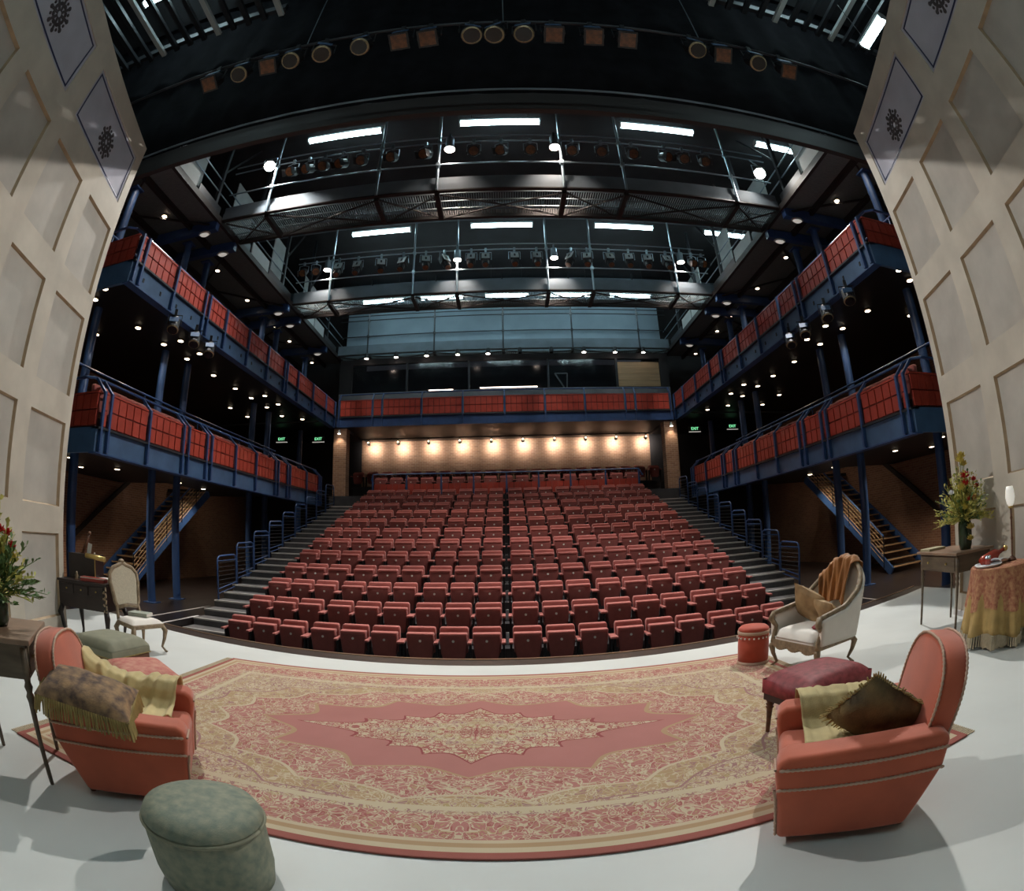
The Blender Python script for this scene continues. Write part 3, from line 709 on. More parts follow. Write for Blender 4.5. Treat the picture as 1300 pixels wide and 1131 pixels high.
# ================================================================== recessed downlights
dl_rim = MB().lathe([(.085, -.022), (.085, .012)], 12).build('rim', 'rim'); dl_lamp = MB().lathe([(.072, -.03), (.072, -.023)], 12).build('lamp', 'down_glow')
def downlights(pts, z, where, lit, pw=1.0):
    for side, s in (('left', -1), ('right', 1)):
        for i, (x, y) in enumerate(sorted(pts, key=lambda p: (p[1], p[0]))):
            t = thing('downlight', 'small round lit downlight under the %s %s, %s from the stage' % (side, where, ORD[i]), 'light', (s * x, y, z), 0, 'small lit downlights under the galleries')
            for q in (dl_rim, dl_lamp):
                c = q.copy(); COL.objects.link(c); c.parent = t
            if i in lit: spot('downlight_beam', (s * x, y, z - .05), (s * x, y, 0), P_DOWN * pw, (1, .82, .62), 130, .8, .06, t)
downlights([(7.7, y) for y in (6.8, 9.9, 10.85, 15.0, 16.1, 18.4)] + [(8.3, y) for y in (7.1, 8.8, 9.95, 11.1, 12.6, 14.0, 15.15, 16.4, 17.75)] + [(9.75, y) for y in (8.7, 16.2, 17.6)], 6.26, 'upper balcony', (0, 3, 5, 9, 13, 16))
downlights([(9.5, 8.2), (9.5, 10.0), (9.4, 12.8), (9.6, 14.5), (10.6, 9.6)], 3.20, 'lower balcony', (0, 1, 2, 3, 4), 2.6)
downlights([(8.02, 7.35), (8.85, y) if False else (8.85, 7.8), (8.85, 9.25), (8.85, 12.6), (8.85, 14.9), (8.85, 16.15), (8.85, 17.35), (8.85, 19.0), (8.85, 20.3), (8.85, 21.8)], 9.76, 'high gallery', (0, 2, 4, 6, 8), 1.6)
bpy.data.objects.remove(dl_rim); bpy.data.objects.remove(dl_lamp)
# oval bulkhead lamps on the gallery cross beams
for s, side in ((-1, 'left'), (1, 'right')):
    for i, y in enumerate((10.1, 11.25, 15.6, 16.75, 19.9)):
        t = thing('bulkhead_lamp', 'pale oval lamp under the %s gallery cross beams, %s from the stage' % (side, ORD[i]), 'light', (s * 7.85, y, 9.43), 0, 'oval lamps under the gallery beams')
        MB().lathe([(.10, .04), (.12, .0), (.10, -.02)], 14, sx=1.7).build('base', 'kick', t); MB().lathe([(.09, -.02), (.06, -.06)], 14, sx=1.7).build('lens', 'frost', t)

# ================================================================== rear wall: wash lights, projection room, exit signs
t = thing('lighting_track', 'dark lighting track under the rear balcony in front of the brick wall', 'track', (0, 22.3, 6.1))
MB().box(-6.4, 6.4, 22.28, 22.34, 6.12, 6.18).build('rail', 'steel_dark', t, world=True)
for x in (-5, 0, 5): MB().box(x - .03, x + .03, 22.29, 22.33, 6.18, 6.20).build('bracket', 'steel_dark', t, world=True)
for i in range(10):
    x = -6.05 + 1.36 * i
    t = thing('track_spot', 'small white track spot washing the rear brick wall, %s from the left' % ORD[i], 'spotlight', (x, 22.31, 6.12), 0, 'track spots washing the rear wall')
    MB().tube([(0, 0, 0), (0, 0, -.10)], .015, 6).build('stem', 'steel_dark', t)
    MB().lathe([(.05, -.08), (.075, -.06), (.075, .06), (.06, .07)], 12, (0, 0, -.16), (0, 1, -.5)).build('body', 'lamp_top', t)
    MB().lathe([(.055, .0), (.05, .01)], 12, Vector((0, 0, -.16)) + Vector((0, 1, -.5)).normalized() * .068, (0, 1, -.5)).build('lens', 'rear_glow', t)
    MB().lathe([(.03, .0), (.025, .008)], 8, (0, -.085, -.118), (0, -1, .5)).build('back_vent', 'down_glow', t)
    spot('wash_beam', (x + .03, 22.78, 5.92), (x + .10, 23.2, 5.85), P_WASH, (1, .88, .77), 165, 1.0, .05, t)
for s, side in ((-1, 'left'), (1, 'right')):
    t = thing('pier_lamp', 'small lit lamp at the top of the %s rear brick pier' % side, 'light', (s * 6.29, 18.9, 5.75))
    MB().lathe([(.02, .12), (.06, .0), (.065, -.03)], 10, (0, -.08, 0)).build('shade', 'lamp_top', t); MB().lathe([(.05, -.04), (.05, -.03)], 10, (0, -.08, 0)).build('bulb', 'rear_glow', t)
    MB().box(-.02, .02, -.08, .05, .1, .13).build('arm', 'steel_dark', t)
    spot('pier_beam', (s * 6.29, 18.8, 5.69), (s * 6.29, 18.95, 4.6), 28, (1, .82, .62), 100, .8, .04, t)
structure('wall_control_room', MB().box(-7.3, 7.3, 21.5, 21.6, 6.34, 8.05), 'greywall')
structure('wall_control_room_upper', MB().box(-7.3, 7.3, 21.5, 21.6, 9.35, 9.62).box(-7.3, -6.7, 21.5, 21.6, 8.05, 9.35).box(6.9, 7.3, 21.5, 21.6, 8.05, 9.35), 'wall_dark')
structure('worktop_control_room', MB().box(-7.2, 7.2, 21.62, 23.08, 7.98, 8.05), 'greywall')  # worktop slab at sill height, carrying the equipment
structure('wall_control_room_back', MB().box(-7.3, 7.3, 23.1, 23.19, 6.34, 9.6), 'wall_dark')
for i, (a, c) in enumerate(((-6.7, -4.2), (-4.2, -1.5), (-1.5, 1.9), (1.9, 4.9))):
    g = tag(MB().box(a + .03, c - .03, 21.54, 21.56, 8.06, 9.34).build('window_%d' % (i + 1), 'glass_dark'), kind='structure')
    g.data.materials[0].node_tree.nodes['Principled BSDF'].inputs['Alpha'].default_value = .35
    MB().box(c - .04, c + .04, 21.48, 21.6, 8.05, 9.35).build('window_frame', 'steel_dark', g)
t = thing('shutter', 'plywood shutter closing the right bay of the control room', 'shutter', (5.9, 21.52, 8.08))
for k in range(4): MB().box(4.96, 6.86, 21.50, 21.54, 8.08 + .28 * k, 8.08 + .28 * k + .272).build('board', 'ply', t, world=True)
for i, (x, z, l) in enumerate(((-4.9, 8.10, 2.6), (-2.9, 8.5, 1.1), (.2, 8.55, 2.6))):
    t = thing('strip_light', ('pale worktop strip inside the control room window', 'small glowing strip inside the control room, left of centre', 'long glowing strip inside the control room at centre')[i], 'light', (x, 22.4 if i == 0 else 23.05, z if i else 8.05))
    MB().box(-l / 2, l / 2, -.04, .04, .03, .06).build('housing', 'steel_dark', t); MB().box(-l / 2, l / 2, -.03, .03, 0, .03).build('tube', 'frost' if i == 0 else 'can_glow', t)
t = thing('equipment_stand', 'pale angular equipment stand behind the control room glass', 'stand', (2.6, 22.2, 8.06))
MB().bar((-.35, 0, .85), (.15, 0, .0), .05).bar((.15, 0, 0), (.2, 0, .85), .05).bar((-.35, 0, .85), (.2, 0, .85), .05).build('frame', 'lamp_top', t)
MB().box(.1, 1.2, -.2, .2, 0, .14).build('desk_unit', 'bluewall', t)
cu = bpy.data.curves.new('txt', 'FONT'); cu.body = 'EXIT'; cu.size = .16; cu.align_x = 'CENTER'; cu.align_y = 'CENTER'; cu.extrude = .004
tmp = bpy.data.objects.new('txt', cu); COL.objects.link(tmp)
bpy.context.view_layer.update()
tme = bpy.data.meshes.new_from_object(tmp.evaluated_get(bpy.context.evaluated_depsgraph_get())); bpy.data.objects.remove(tmp)
tme.materials.clear(); tme.materials.append(MATS['exit_green'])
for i, (x, z, lab) in enumerate(((-7.6, 5.78, 'beside the left brick pier'), (-9.3, 5.82, 'far left beyond the columns'), (7.7, 5.84, 'beside the right brick pier'), (9.45, 5.92, 'far right beyond the columns'))):
    t = thing('exit_sign', 'small green lit EXIT sign %s' % lab, 'sign', (x, 20.0, z), 0, 'exit signs at the rear')
    MB().box(-.26, .26, 0, .06, -.11, .11).build('box', 'exit_box', t, bevel=.01)
    o = bpy.data.objects.new('lettering', tme); COL.objects.link(o); o.parent = t; o.rotation_euler = (pi / 2, 0, 0); o.location = (0, -.006, 0)
    MB().box(-.26, .26, -.01, .05, -.14, -.115).build('glow_strip', 'frost', t)
    MB().tube([(0, .03, .11), (0, .03, 6.24 - z)], .012, 5).build('rod', 'steel_dark', t)
# timber gridiron over the stage wings
for s, side in ((-1, 'left'), (1, 'right')):
    t = thing('gridiron', 'slatted grid high above the %s of the stage, lit from above' % side, 'grid', (s * 6.0, 3.0, 10.6))
    for k in range(14):
        x = s * (3.9 + .34 * k); MB().box(x - .05, x + .05, -1.0, 4.75, 10.6, 10.68).build('slat', 'steel_dark' if k % 4 else 'kick', t, world=True)
    for y in (-.5, 2.0, 4.6): MB().box(min(s * 3.8, s * 8.5), max(s * 3.8, s * 8.5), y, y + .1, 10.68, 10.85).build('bearer', 'steel_dark', t, world=True)
    for i, y in enumerate((3.7, 1.2)):
        tube_lamp(s * 6.2, y, 11.9, 'fluorescent batten above the %s gridiron slats, %s' % (side, ('towards the audience', 'farther upstage')[i]), 'fluorescent battens over the gridirons', 2.3, 'x', 12.6)

# ================================================================== the rug
def rug_material():
    m = bpy.data.materials.new('rug_pile'); m.use_nodes = True; MATS['rug_pile'] = m
    nt = m.node_tree; N = nt.nodes; L = nt.links; bs = N['Principled BSDF']; bs.inputs['Roughness'].default_value = .95; bs.inputs['Specular IOR Level'].default_value = .1
    tc = N.new('ShaderNodeTexCoord'); sep = N.new('ShaderNodeSeparateXYZ'); L.new(tc.outputs['Object'], sep.inputs[0])
    def M(op, a, b=None, c=None):
        n = N.new('ShaderNodeMath'); n.operation = op
        for i, q in enumerate((a, b, c)):
            if q is None: continue
            if isinstance(q, (int, float)): n.inputs[i].default_value = q
            else: L.new(q, n.inputs[i])
        return n.outputs[0]
    def mix(f, a, b):
        n = N.new('ShaderNodeMix'); n.data_type = 'RGBA'; L.new(f, n.inputs[0])
        for q, s in ((a, 6), (b, 7)):
            if isinstance(q, tuple): n.inputs[s].default_value = (*q, 1)
            else: L.new(q, n.inputs[s])
        return n.outputs[2]
    def ramp(f, stops, interp='CONSTANT'):
        r = N.new('ShaderNodeValToRGB'); r.color_ramp.interpolation = interp; e = r.color_ramp.elements
        while len(e) < len(stops): e.new(.5)
        for k, (p, c) in enumerate(stops): e[k].position = p; e[k].color = (*c, 1)
        L.new(f, r.inputs[0]); return r.outputs[0]
    X, Y = sep.outputs[0], sep.outputs[1]
    ax, ay = M('ABSOLUTE', X), M('ABSOLUTE', Y)
    ROSE, CREAM, TAN, WINE, GOLD, MAUVE = (.44, .195, .175), (.56, .47, .33), (.44, .30, .18), (.30, .085, .085), (.42, .33, .17), (.36, .20, .19)
    # mirrored ornament so the pattern repeats left-right and front-back
    cb = N.new('ShaderNodeCombineXYZ'); L.new(ax, cb.inputs[0]); L.new(ay, cb.inputs[1])
    nz = N.new('ShaderNodeTexNoise'); nz.inputs['Scale'].default_value = 7; nz.inputs['Detail'].default_value = 2; L.new(cb.outputs[0], nz.inputs['Vector'])
    va = N.new('ShaderNodeVectorMath'); va.operation = 'MULTIPLY_ADD'; L.new(nz.outputs['Color'], va.inputs[0]); va.inputs[1].default_value = (.16, .16, 0); L.new(cb.outputs[0], va.inputs[2])
    def voro(scale, feat):
        v = N.new('ShaderNodeTexVoronoi'); v.inputs['Scale'].default_value = scale; v.feature = feat; L.new(va.outputs[0], v.inputs['Vector']); return v
    v1 = voro(21, 'F1'); v2 = voro(21, 'DISTANCE_TO_EDGE'); v3 = voro(60, 'F1')
    hsh = N.new('ShaderNodeSeparateColor'); L.new(v1.outputs['Color'], hsh.inputs[0])
    rings = M('FRACT', M('MULTIPLY', v1.outputs['Distance'], 2.6))
    def ornament(bg, c1, c2, c3):
        cells = ramp(hsh.outputs[0], [(0, c1), (.3, bg), (.52, c2), (.72, bg), (.86, c3)])
        inner = mix(M('GREATER_THAN', rings, .52), bg, cells)
        fl = mix(M('LESS_THAN', v3.outputs['Distance'], .33), inner, ramp(hsh.outputs[1], [(0, c2), (.4, c1), (.7, c3)]))
        return mix(M('LESS_THAN', v2.outputs['Distance'], .035), fl, c1)
    WN = (.36, .13, .115)
    orn_cream = ornament(CREAM, WN, ROSE, TAN); orn_rose = ornament(ROSE, CREAM, WN, TAN); orn_gold = ornament(TAN, CREAM, MAUVE, GOLD); orn_tan = ornament(CREAM, MAUVE, TAN, GOLD)
    HX, HY = 2.93, 1.70
    de = M('MINIMUM', M('SUBTRACT', HX, ax), M('SUBTRACT', HY, ay))
    ang = M('ARCTAN2', M('MULTIPLY', Y, 1.75), X)
    def ell(a, b, n, amp):
        d = M('SQRT', M('ADD', M('POWER', M('DIVIDE', ax, a), 2.0), M('POWER', M('DIVIDE', ay, b), 2.0)))
        return M('ADD', d, M('MULTIPLY', M('ABSOLUTE', M('SINE', M('MULTIPLY', ang, n))), amp))
    e1 = ell(2.34, 1.24, 9, .07); e2 = ell(1.80, .86, 6, .16)
    field = orn_tan
    field = mix(M('LESS_THAN', e1, 1.05), field, MAUVE); field = mix(M('LESS_THAN', e1, 1.04), field, orn_gold)
    field = mix(M('LESS_THAN', e1, .915), field, CREAM); field = mix(M('LESS_THAN', e1, .90), field, orn_rose)
    field = mix(M('LESS_THAN', e2, .95), field, TAN); field = mix(M('LESS_THAN', e2, .925), field, ROSE)
    lz = M('ADD', M('ADD', M('DIVIDE', ax, 1.45), M('DIVIDE', ay, .62)), M('MULTIPLY', M('ABSOLUTE', M('SINE', M('MULTIPLY', ang, 8))), .16))
    field = mix(M('LESS_THAN', lz, .96), field, WINE); field = mix(M('LESS_THAN', lz, .93), field, orn_cream)
    field = mix(M('LESS_THAN', lz, .58), field, orn_tan); field = mix(M('LESS_THAN', lz, .40), field, GOLD); field = mix(M('LESS_THAN', lz, .37), field, orn_cream)
    field = mix(M('LESS_THAN', lz, .16), field, WINE)
    c = mix(M('LESS_THAN', de, .52), field, CREAM)
    c = mix(M('LESS_THAN', de, .47), c, orn_tan); c = mix(M('LESS_THAN', de, .43), c, orn_rose); c = mix(M('LESS_THAN', de, .17), c, CREAM)
    c = mix(M('LESS_THAN', de, .14), c, TAN); c = mix(M('LESS_THAN', de, .10), c, CREAM); c = mix(M('LESS_THAN', de, .055), c, (.34, .12, .10))
    n2 = N.new('ShaderNodeTexNoise'); n2.inputs['Scale'].default_value = 2.5; n2.inputs['Detail'].default_value = 6; L.new(tc.outputs['Object'], n2.inputs['Vector'])
    wear = N.new('ShaderNodeMix'); wear.data_type = 'RGBA'; wear.blend_type = 'MULTIPLY'; wear.inputs[0].default_value = .5
    L.new(c, wear.inputs[6]); L.new(ramp(n2.outputs['Fac'], [(.25, (.78, .76, .74)), (.75, (1, 1, 1))], 'LINEAR'), wear.inputs[7]); L.new(wear.outputs[2], bs.inputs['Base Color'])
    n3 = N.new('ShaderNodeTexNoise'); n3.inputs['Scale'].default_value = 160; L.new(tc.outputs['Object'], n3.inputs['Vector'])
    bp = N.new('ShaderNodeBump'); bp.inputs['Strength'].default_value = .4; bp.inputs['Distance'].default_value = .006; L.new(n3.outputs['Fac'], bp.inputs['Height']); L.new(bp.outputs[0], bs.inputs['Normal'])
rug_material()
t = thing('rug', 'large rose and cream oriental rug with a central medallion on the stage', 'rug', (-.24, 3.68, S))
MB().box(-2.93, 2.93, -1.70, 1.70, .001, .014).build('pile', 'rug_pile', t, bevel=.004)
g = MB()
for s in (-1, 1):
    for k in range(170):
        y = -1.69 + .02 * k; a = random.uniform(-.02, .02); g.box(s * 2.93 if s > 0 else -3.02, 3.02 if s > 0 else -2.93, y, y + .010, .002, .008)
tag(g.build('fringe', 'pale_fringe', t), kind='stuff')

# ================================================================== furniture
def pillow(w, d, th, p=2.6):
    def f(sg):
        def fn(u, v):
            x, y = 2 * u - 1, 2 * v - 1
            h = (max(0, 1 - abs(x) ** p) * max(0, 1 - abs(y) ** p)) ** .55
            k = 1 - .06 * (1 - abs(x * y)) * (abs(x) ** 6 + abs(y) ** 6)
            return (x * w / 2 * k, y * d / 2 * k, sg * th / 2 * h + .004 * sg * math.sin(9 * x + 5 * y) * h)
        return fn
    return MB().sheet(f(1), 16, 16).sheet(f(-1), 16, 16)
def turned(h, r=.022, foot=.012):
    return [(foot, 0), (foot * 1.15, h * .08), (r * .62, h * .35), (r * .8, h * .62), (r * 1.15, h * .66), (r * .75, h * .69), (r * 1.2, h * .73), (r * .8, h * .76), (r * 1.1, h * .82), (r * 1.1, h)]
def cord(pts, t, name='piping', m='cord', r=.011):
    g = MB(); pts = [Vector(p) for p in pts]; L = [(a - b).length for a, b in zip(pts[1:], pts[:-1])]; tot = sum(L); n = max(2, int(tot / .026))
    for i in range(n):
        d = tot * (i + .5) / n; k = 0
        while k < len(L) - 1 and d > L[k]: d -= L[k]; k += 1
        q = pts[k].lerp(pts[k + 1], min(1, d / L[k])); v = (pts[k + 1] - pts[k]).normalized()
        g.tube([q - v * .015, q, q + v * .015], [r * .55, r, r * .55], 5, False)
    return g.build(name, m, t, smooth=True)
def club_chair(label, loc, rz):
    t = thing('armchair', label, 'armchair', (*loc, S), rz)
    t.scale = (CH,) * 3
    for q in (-.30, .33):
        for y in (-.32, .32): MB().lathe([(.022, 0), (.03, .03), (.03, .06)], 10, (q, y, 0)).build('foot', 'walnut', t)
    MB().prism([(-.34, .045), (.40, .045), (.44, .30), (-.40, .32)], lambda u, v, k: (u, -.30 + .60 * k, v)).build('seat_base', 'salmon', t, bevel=.02)
    MB().box(-.30, .45, -.275, .275, .295, .43).build('seat_cushion', 'salmon', t, smooth=True, bevel=.05, seg=4)
    prof = [(-.30, .045), (.41, .045), (.445, .30), (.475, .46), (.47, .535), (.42, .565), (.10, .585), (-.40, .60), (-.45, .56), (-.44, .40)]
    for s in (-1, 1):
        a = MB().prism(prof, lambda u, v, k: (u, s * (.275 + .145 * k + (.05 * min(1, v / .5) if k else 0)), v)).build('arm', 'salmon', t, smooth=True, bevel=.035, seg=4)
        y = s * .473
        for zz_ in (.495, .375):
            cord([(-.44, y - s * (.012 if zz_ < .4 else 0), zz_ + .02), (.0, y - s * (.012 if zz_ < .4 else 0), zz_ + .008), (.455, y - s * (.016 if zz_ < .4 else .004), zz_)], a)
        cord([(.418, s * .40, .06), (.452, s * .43, .30), (.468, s * .44, .37)], a)
        cord([(.476, s * .45, .49), (.479, s * .30, .49)], a)
    out = [(-.34, .28), (.34, .28), (.37, .50)] + [(.378 * abs(math.cos(q)) ** .75 * (1 if math.cos(q) > 0 else -1), .68 + .32 * math.sin(q) ** .9) for q in [pi * k / 16 for k in range(17)]] + [(-.37, .50)]
    bk = MB().prism(out, lambda y, z, k: (-.26 - .22 * (z - .28) - .17 * k + (.05 * k if z < .4 else 0), y * (1 - .04 * k), z - .02 * k)).build('backrest', 'salmon', t, smooth=True, bevel=.04, seg=4)
    cord([(-.262 - .22 * (z - .28), y * .985, z * .99) for y, z in out[2:]], bk)
    cord([(-.41 - .22 * (z - .28), y * .96, z * .985) for y, z in out[2:]], bk)
    return t
def arm_throw(parent_loc, rz, s, m, label, x0, x1, fold, drop_out=.12, inner=.34, fr='fringe', lift=0.0):
    """cloth laid over one arm (side s) and down on to the seat"""
    t = thing('throw', label, 'throw', (*parent_loc, S), rz)
    t.scale = (CH,) * 3
    path = [(.495, .60 - drop_out), (.492, .56), (.47, .615), (.37, .635), (.27, .625), (.225, .57), (.205, .50), (.15, .465), (.05, .462), (.27 - inner * .9, .468)]
    def fn(u, v):
        f = u * (len(path) - 1); k = min(int(f), len(path) - 2); f -= k
        y = path[k][0] * (1 - f) + path[k + 1][0] * f; z = path[k][1] * (1 - f) + path[k + 1][1] * f
        x = x0 + (x1 - x0) * v + .03 * math.sin(u * 4 + 1) * (1 if v > .5 else -1)
        w = fold * (math.sin(v * 19 + 2.2 * u) + .5 * math.sin(v * 43 + 4 * u))
        return (x + .02 * u * math.sin(v * 7), s * (y + .35 * w), z + abs(w) + .006 + lift * max(0, .5 - v) ** 1.5)
    MB().sheet(fn, 36, 48).build('cloth', m, t, smooth=True, solid=.006)
    g = MB()
    for k in range(44):
        v = k / 43; p = Vector(fn(1, v)); g.tube([p, p + Vector((random.uniform(-.02, .02), -s * random.uniform(.02, .05), random.uniform(-.01, .012)))], [.006, .003], 4)
    tag(g.build('fringe', fr, t), kind='stuff')
    return t
AL, AR = (-2.10, 2.20), (1.61, 1.92)
al, ar = math.radians(30), math.radians(152)
CH = .86
club_chair('salmon velvet club armchair with rope piping on the left, behind the round pouf', AL, al)
club_chair('salmon velvet club armchair with rope piping on the right edge of the rug', AR, ar)
arm_throw(AL, al, 1, 'gold_throw', 'pale gold throw over the far arm of the left salmon armchair', -.36, .36, .022, .12, .40, lift=.45)
arm_throw(AR, ar, -1, 'olive_throw', 'plain olive-gold throw over the far arm of the right salmon armchair', -.20, .33, .008, .13, .44)
def local(loc, rz, p, k=1.0): return Matrix.Translation((*loc, S)) @ Matrix.Rotation(rz, 4, 'Z') @ (Vector(p) * k)
p = local(AL, al, (-.16, -.37, .70), CH)
t = thing('cushion', 'fringed tapestry cushion lying on the near arm of the left salmon armchair', 'cushion', p, al)
R = Matrix.Rotation(math.radians(10), 4, 'Y') @ Matrix.Rotation(math.radians(14), 4, 'X')
o = pillow(.55, .34, .17).build('pad', 'tapestry', t, smooth=True); o.data.transform(R)
g = MB()
for k in range(150):
    a = k / 150 * 4; e = int(a); f = (a - e) * 2 - 1; x, y = [(f, -1), (1, f), (-f, 1), (-1, -f)][e]
    q = R @ Vector((x * .268, y * .162, .0)); ddx = Vector((x * .3, y * .3, 0)) * (.05 if abs(x) == 1 or abs(y) == 1 else 0)
    g.tube([q, q + ddx + Vector((random.uniform(-.006, .006), random.uniform(-.006, .006), -.085 - random.uniform(0, .02)))], [.007, .005], 4)
tag(g.build('fringe', 'fringe', t), kind='stuff')
p = local(AR, ar, (-.10, .08, .61), CH)
t = thing('cushion', 'dark olive tasselled cushion leaning in the right salmon armchair', 'cushion', p, ar)
R = Matrix.Rotation(math.radians(-18), 4, 'Y') @ Matrix.Rotation(math.radians(58), 4, 'X') @ Matrix.Rotation(math.radians(20), 4, 'Z')
o = pillow(.42, .36, .17).build('pad', 'dark_cushion', t, smooth=True); o.data.transform(R)
g = MB()
for k in range(110):
    a = k / 110 * 4; e = int(a); f = (a - e) * 2 - 1; x, y = [(f, -1), (1, f), (-f, 1), (-1, -f)][e]
    q = R @ Vector((x * .20, y * .172, 0)); d = R.to_3x3() @ Vector((x * .028, y * .028, random.uniform(-.02, .02)))
    g.tube([q, q + d + Vector((0, 0, -.012))], [.007, .003], 4)
tag(g.build('tassels', 'fringe', t), kind='stuff')

# round pouf
t = thing('pouf', 'round sage-green brocade pouf beside the left salmon armchair', 'pouf', (-1.17, 1.55, S))
MB().lathe([(.18, .0), (.245, .01), (.26, .10), (.26, .31), (.255, .325)], 40).build('drum', 'green_bro', t, smooth=True)
MB().lathe([(.258, .32), (.26, .345), (.24, .38), (.18, .402), (.09, .413), (.01, .415)], 40).build('top', 'green_bro', t, smooth=True)
MB().tube([(.262 * math.cos(2 * pi * k / 40), .262 * math.sin(2 * pi * k / 40), .325) for k in range(41)], .009, 6).build('welt', 'green_up', t, smooth=True)

def stool(name, label, loc, rz, w, d, h, m, legm, skirt=None, dome=.05, apron='walnut', cat='stool'):
    t = thing(name, label, cat, (*loc, S), rz)
    top = h - dome
    def fn(u, v):
        x, y = 2 * u - 1, 2 * v - 1; return (x * w / 2, y * d / 2, top + dome * (max(0, 1 - x ** 4) * max(0, 1 - y ** 4)) ** .6)
    MB().sheet(fn, 14, 14).box(-w / 2, w / 2, -d / 2, d / 2, top - .10, top).build('cushion', m, t, smooth=True)
    MB().box(-w / 2 + .01, w / 2 - .01, -d / 2 + .01, d / 2 - .01, top - .15, top - .10).build('frame', apron, t)
    lh = top - .10
    for sx in (-1, 1):
        for sy in (-1, 1): MB().lathe(turned(lh, .028, .014), 10, (sx * (w / 2 - .045), sy * (d / 2 - .045), 0)).build('leg', legm, t, smooth=True)
    if skirt:
        g = MB()
        for k in range(120):
            a = k / 120 * 4; e = int(a); f = (a - e) * 2 - 1; x, y = [(f, -1), (1, f), (-f, 1), (-1, -f)][e]
            g.tube([(x * w / 2, y * d / 2, top - .095), (x * (w / 2 + .008), y * (d / 2 + .008), top - .185 + random.uniform(-.01, .01))], [.009, .008], 4)
        tag(g.build('fringe', skirt, t), kind='stuff')
    return t
stool('footstool', 'rose brocade footstool with gold fringe behind the left salmon armchair', (-2.79, 3.18), math.radians(-34), .60, .50, .42, 'pink_bro', 'greywood', 'fringe')
stool('footstool', 'crimson damask footstool with dark turned legs beside the right salmon armchair', (2.02, 2.93), math.radians(10), .62, .48, .48, 'crimson_bro', 'walnut', None, .07, 'ebony')
t = thing('upholstered_bench', 'low olive-grey upholstered bench with wooden plinth in front of the desk', 'bench', (-3.95, 4.0, S), math.radians(-2))
MB().box(-.33, .33, -.30, .30, .05, .20).build('plinth', 'walnut', t, bevel=.01)
MB().box(-.34, .34, -.31, .31, .20, .28).build('apron', 'green_up', t, bevel=.015)
def bn(u, v):
    x, y = 2 * u - 1, 2 * v - 1; return (x * .335, y * .305, .28 + .10 * (max(0, 1 - abs(x) ** 5) * max(0, 1 - abs(y) ** 5)) ** .45)
MB().sheet(bn, 16, 16).build('cushion', 'green_up', t, smooth=True)
for sx in (-1, 1):
    for sy in (-1, 1): MB().box(sx * .29 - .03, sx * .29 + .03, sy * .26 - .03, sy * .26 + .03, 0, .05).build('foot', 'walnut', t)
cord([(-.342, -.312, .21), (.342, -.312, .21), (.342, .312, .21)], t, 'trim_cord', 'fringe', .007)

# gilt side chair with a white seat
FC, fr = (-4.34, 4.98), math.radians(-16)
t = thing('side_chair', 'gilt-framed French side chair with white seat at the writing desk', 'chair', (*FC, S), fr)
def cab(x, y, h, ox, oy, m='giltwood'): return MB().tube([(x, y, h), (x + ox * .03, y + oy * .03, h * .8), (x + ox * .015, y + oy * .015, h * .5), (x - ox * .012, y - oy * .012, h * .2), (x + ox * .015, y + oy * .015, .02), (x + ox * .03, y + oy * .03, .0)], [.03, .034, .022, .015, .014, .018], 8).build('leg', m, t, smooth=True)
for x, y in ((.22, -.22), (.22, .22), (-.20, -.19), (-.20, .19)): cab(x, y, .33, 1 if x > 0 else -1, 1 if y > 0 else -1)
MB().prism([(-.22, -.21), (.25, -.25), (.25, .25), (-.22, .21)], lambda u, v, k: (u, v, .30 + .055 * k)).build('apron', 'giltwood', t, bevel=.012)
def fs(u, v):
    x, y = 2 * u - 1, 2 * v - 1; wd = .205 + .035 * (x + 1) / 2; return (.015 + x * .225, y * wd, .355 + .06 * (max(0, 1 - x ** 4) * max(0, 1 - y ** 4)) ** .5)
MB().sheet(fs, 14, 14).build('seat', 'cream', t, smooth=True)
ol = [(-.16, .50), (-.19, .56), (-.20, .66), (-.225, .80), (-.215, .90), (-.15, .97), (-.06, 1.0), (0, 1.03), (.06, 1.0), (.15, .97), (.215, .90), (.225, .80), (.20, .66), (.19, .56), (.16, .50), (0, .52)]
bx_ = lambda z: -.215 - .22 * (z - .36)
bk = MB().tube([(bx_(z), y, z) for y, z in ol + ol[:1]], .026, 8).build('backrest', 'giltwood', t, smooth=True)
MB().prism(ol, lambda y, z, k: (bx_(z) - .008 + .016 * k, y * .96, z)).build('back_panel', 'caning', bk)
MB().sphere((bx_(1.06), 0, 1.05), .045, 8, 6, .6).build('crest', 'giltwood', bk, smooth=True)
for s in (-1, 1): MB().tube([(-.20, s * .19, .30), (bx_(.5), s * .17, .51)], .022, 7).build('back_post', 'giltwood', t, smooth=True)
p = local(FC, fr, (-.02, .05, .418))
t = thing('book', 'grey-green book lying on the white seat of the gilt side chair', 'book', p, fr + .5)
MB().box(-.14, .14, -.09, .09, 0, .045).build('cover', 'book_green', t, bevel=.004); MB().box(-.132, .142, -.086, .086, .006, .039).build('pages', 'paper', t)

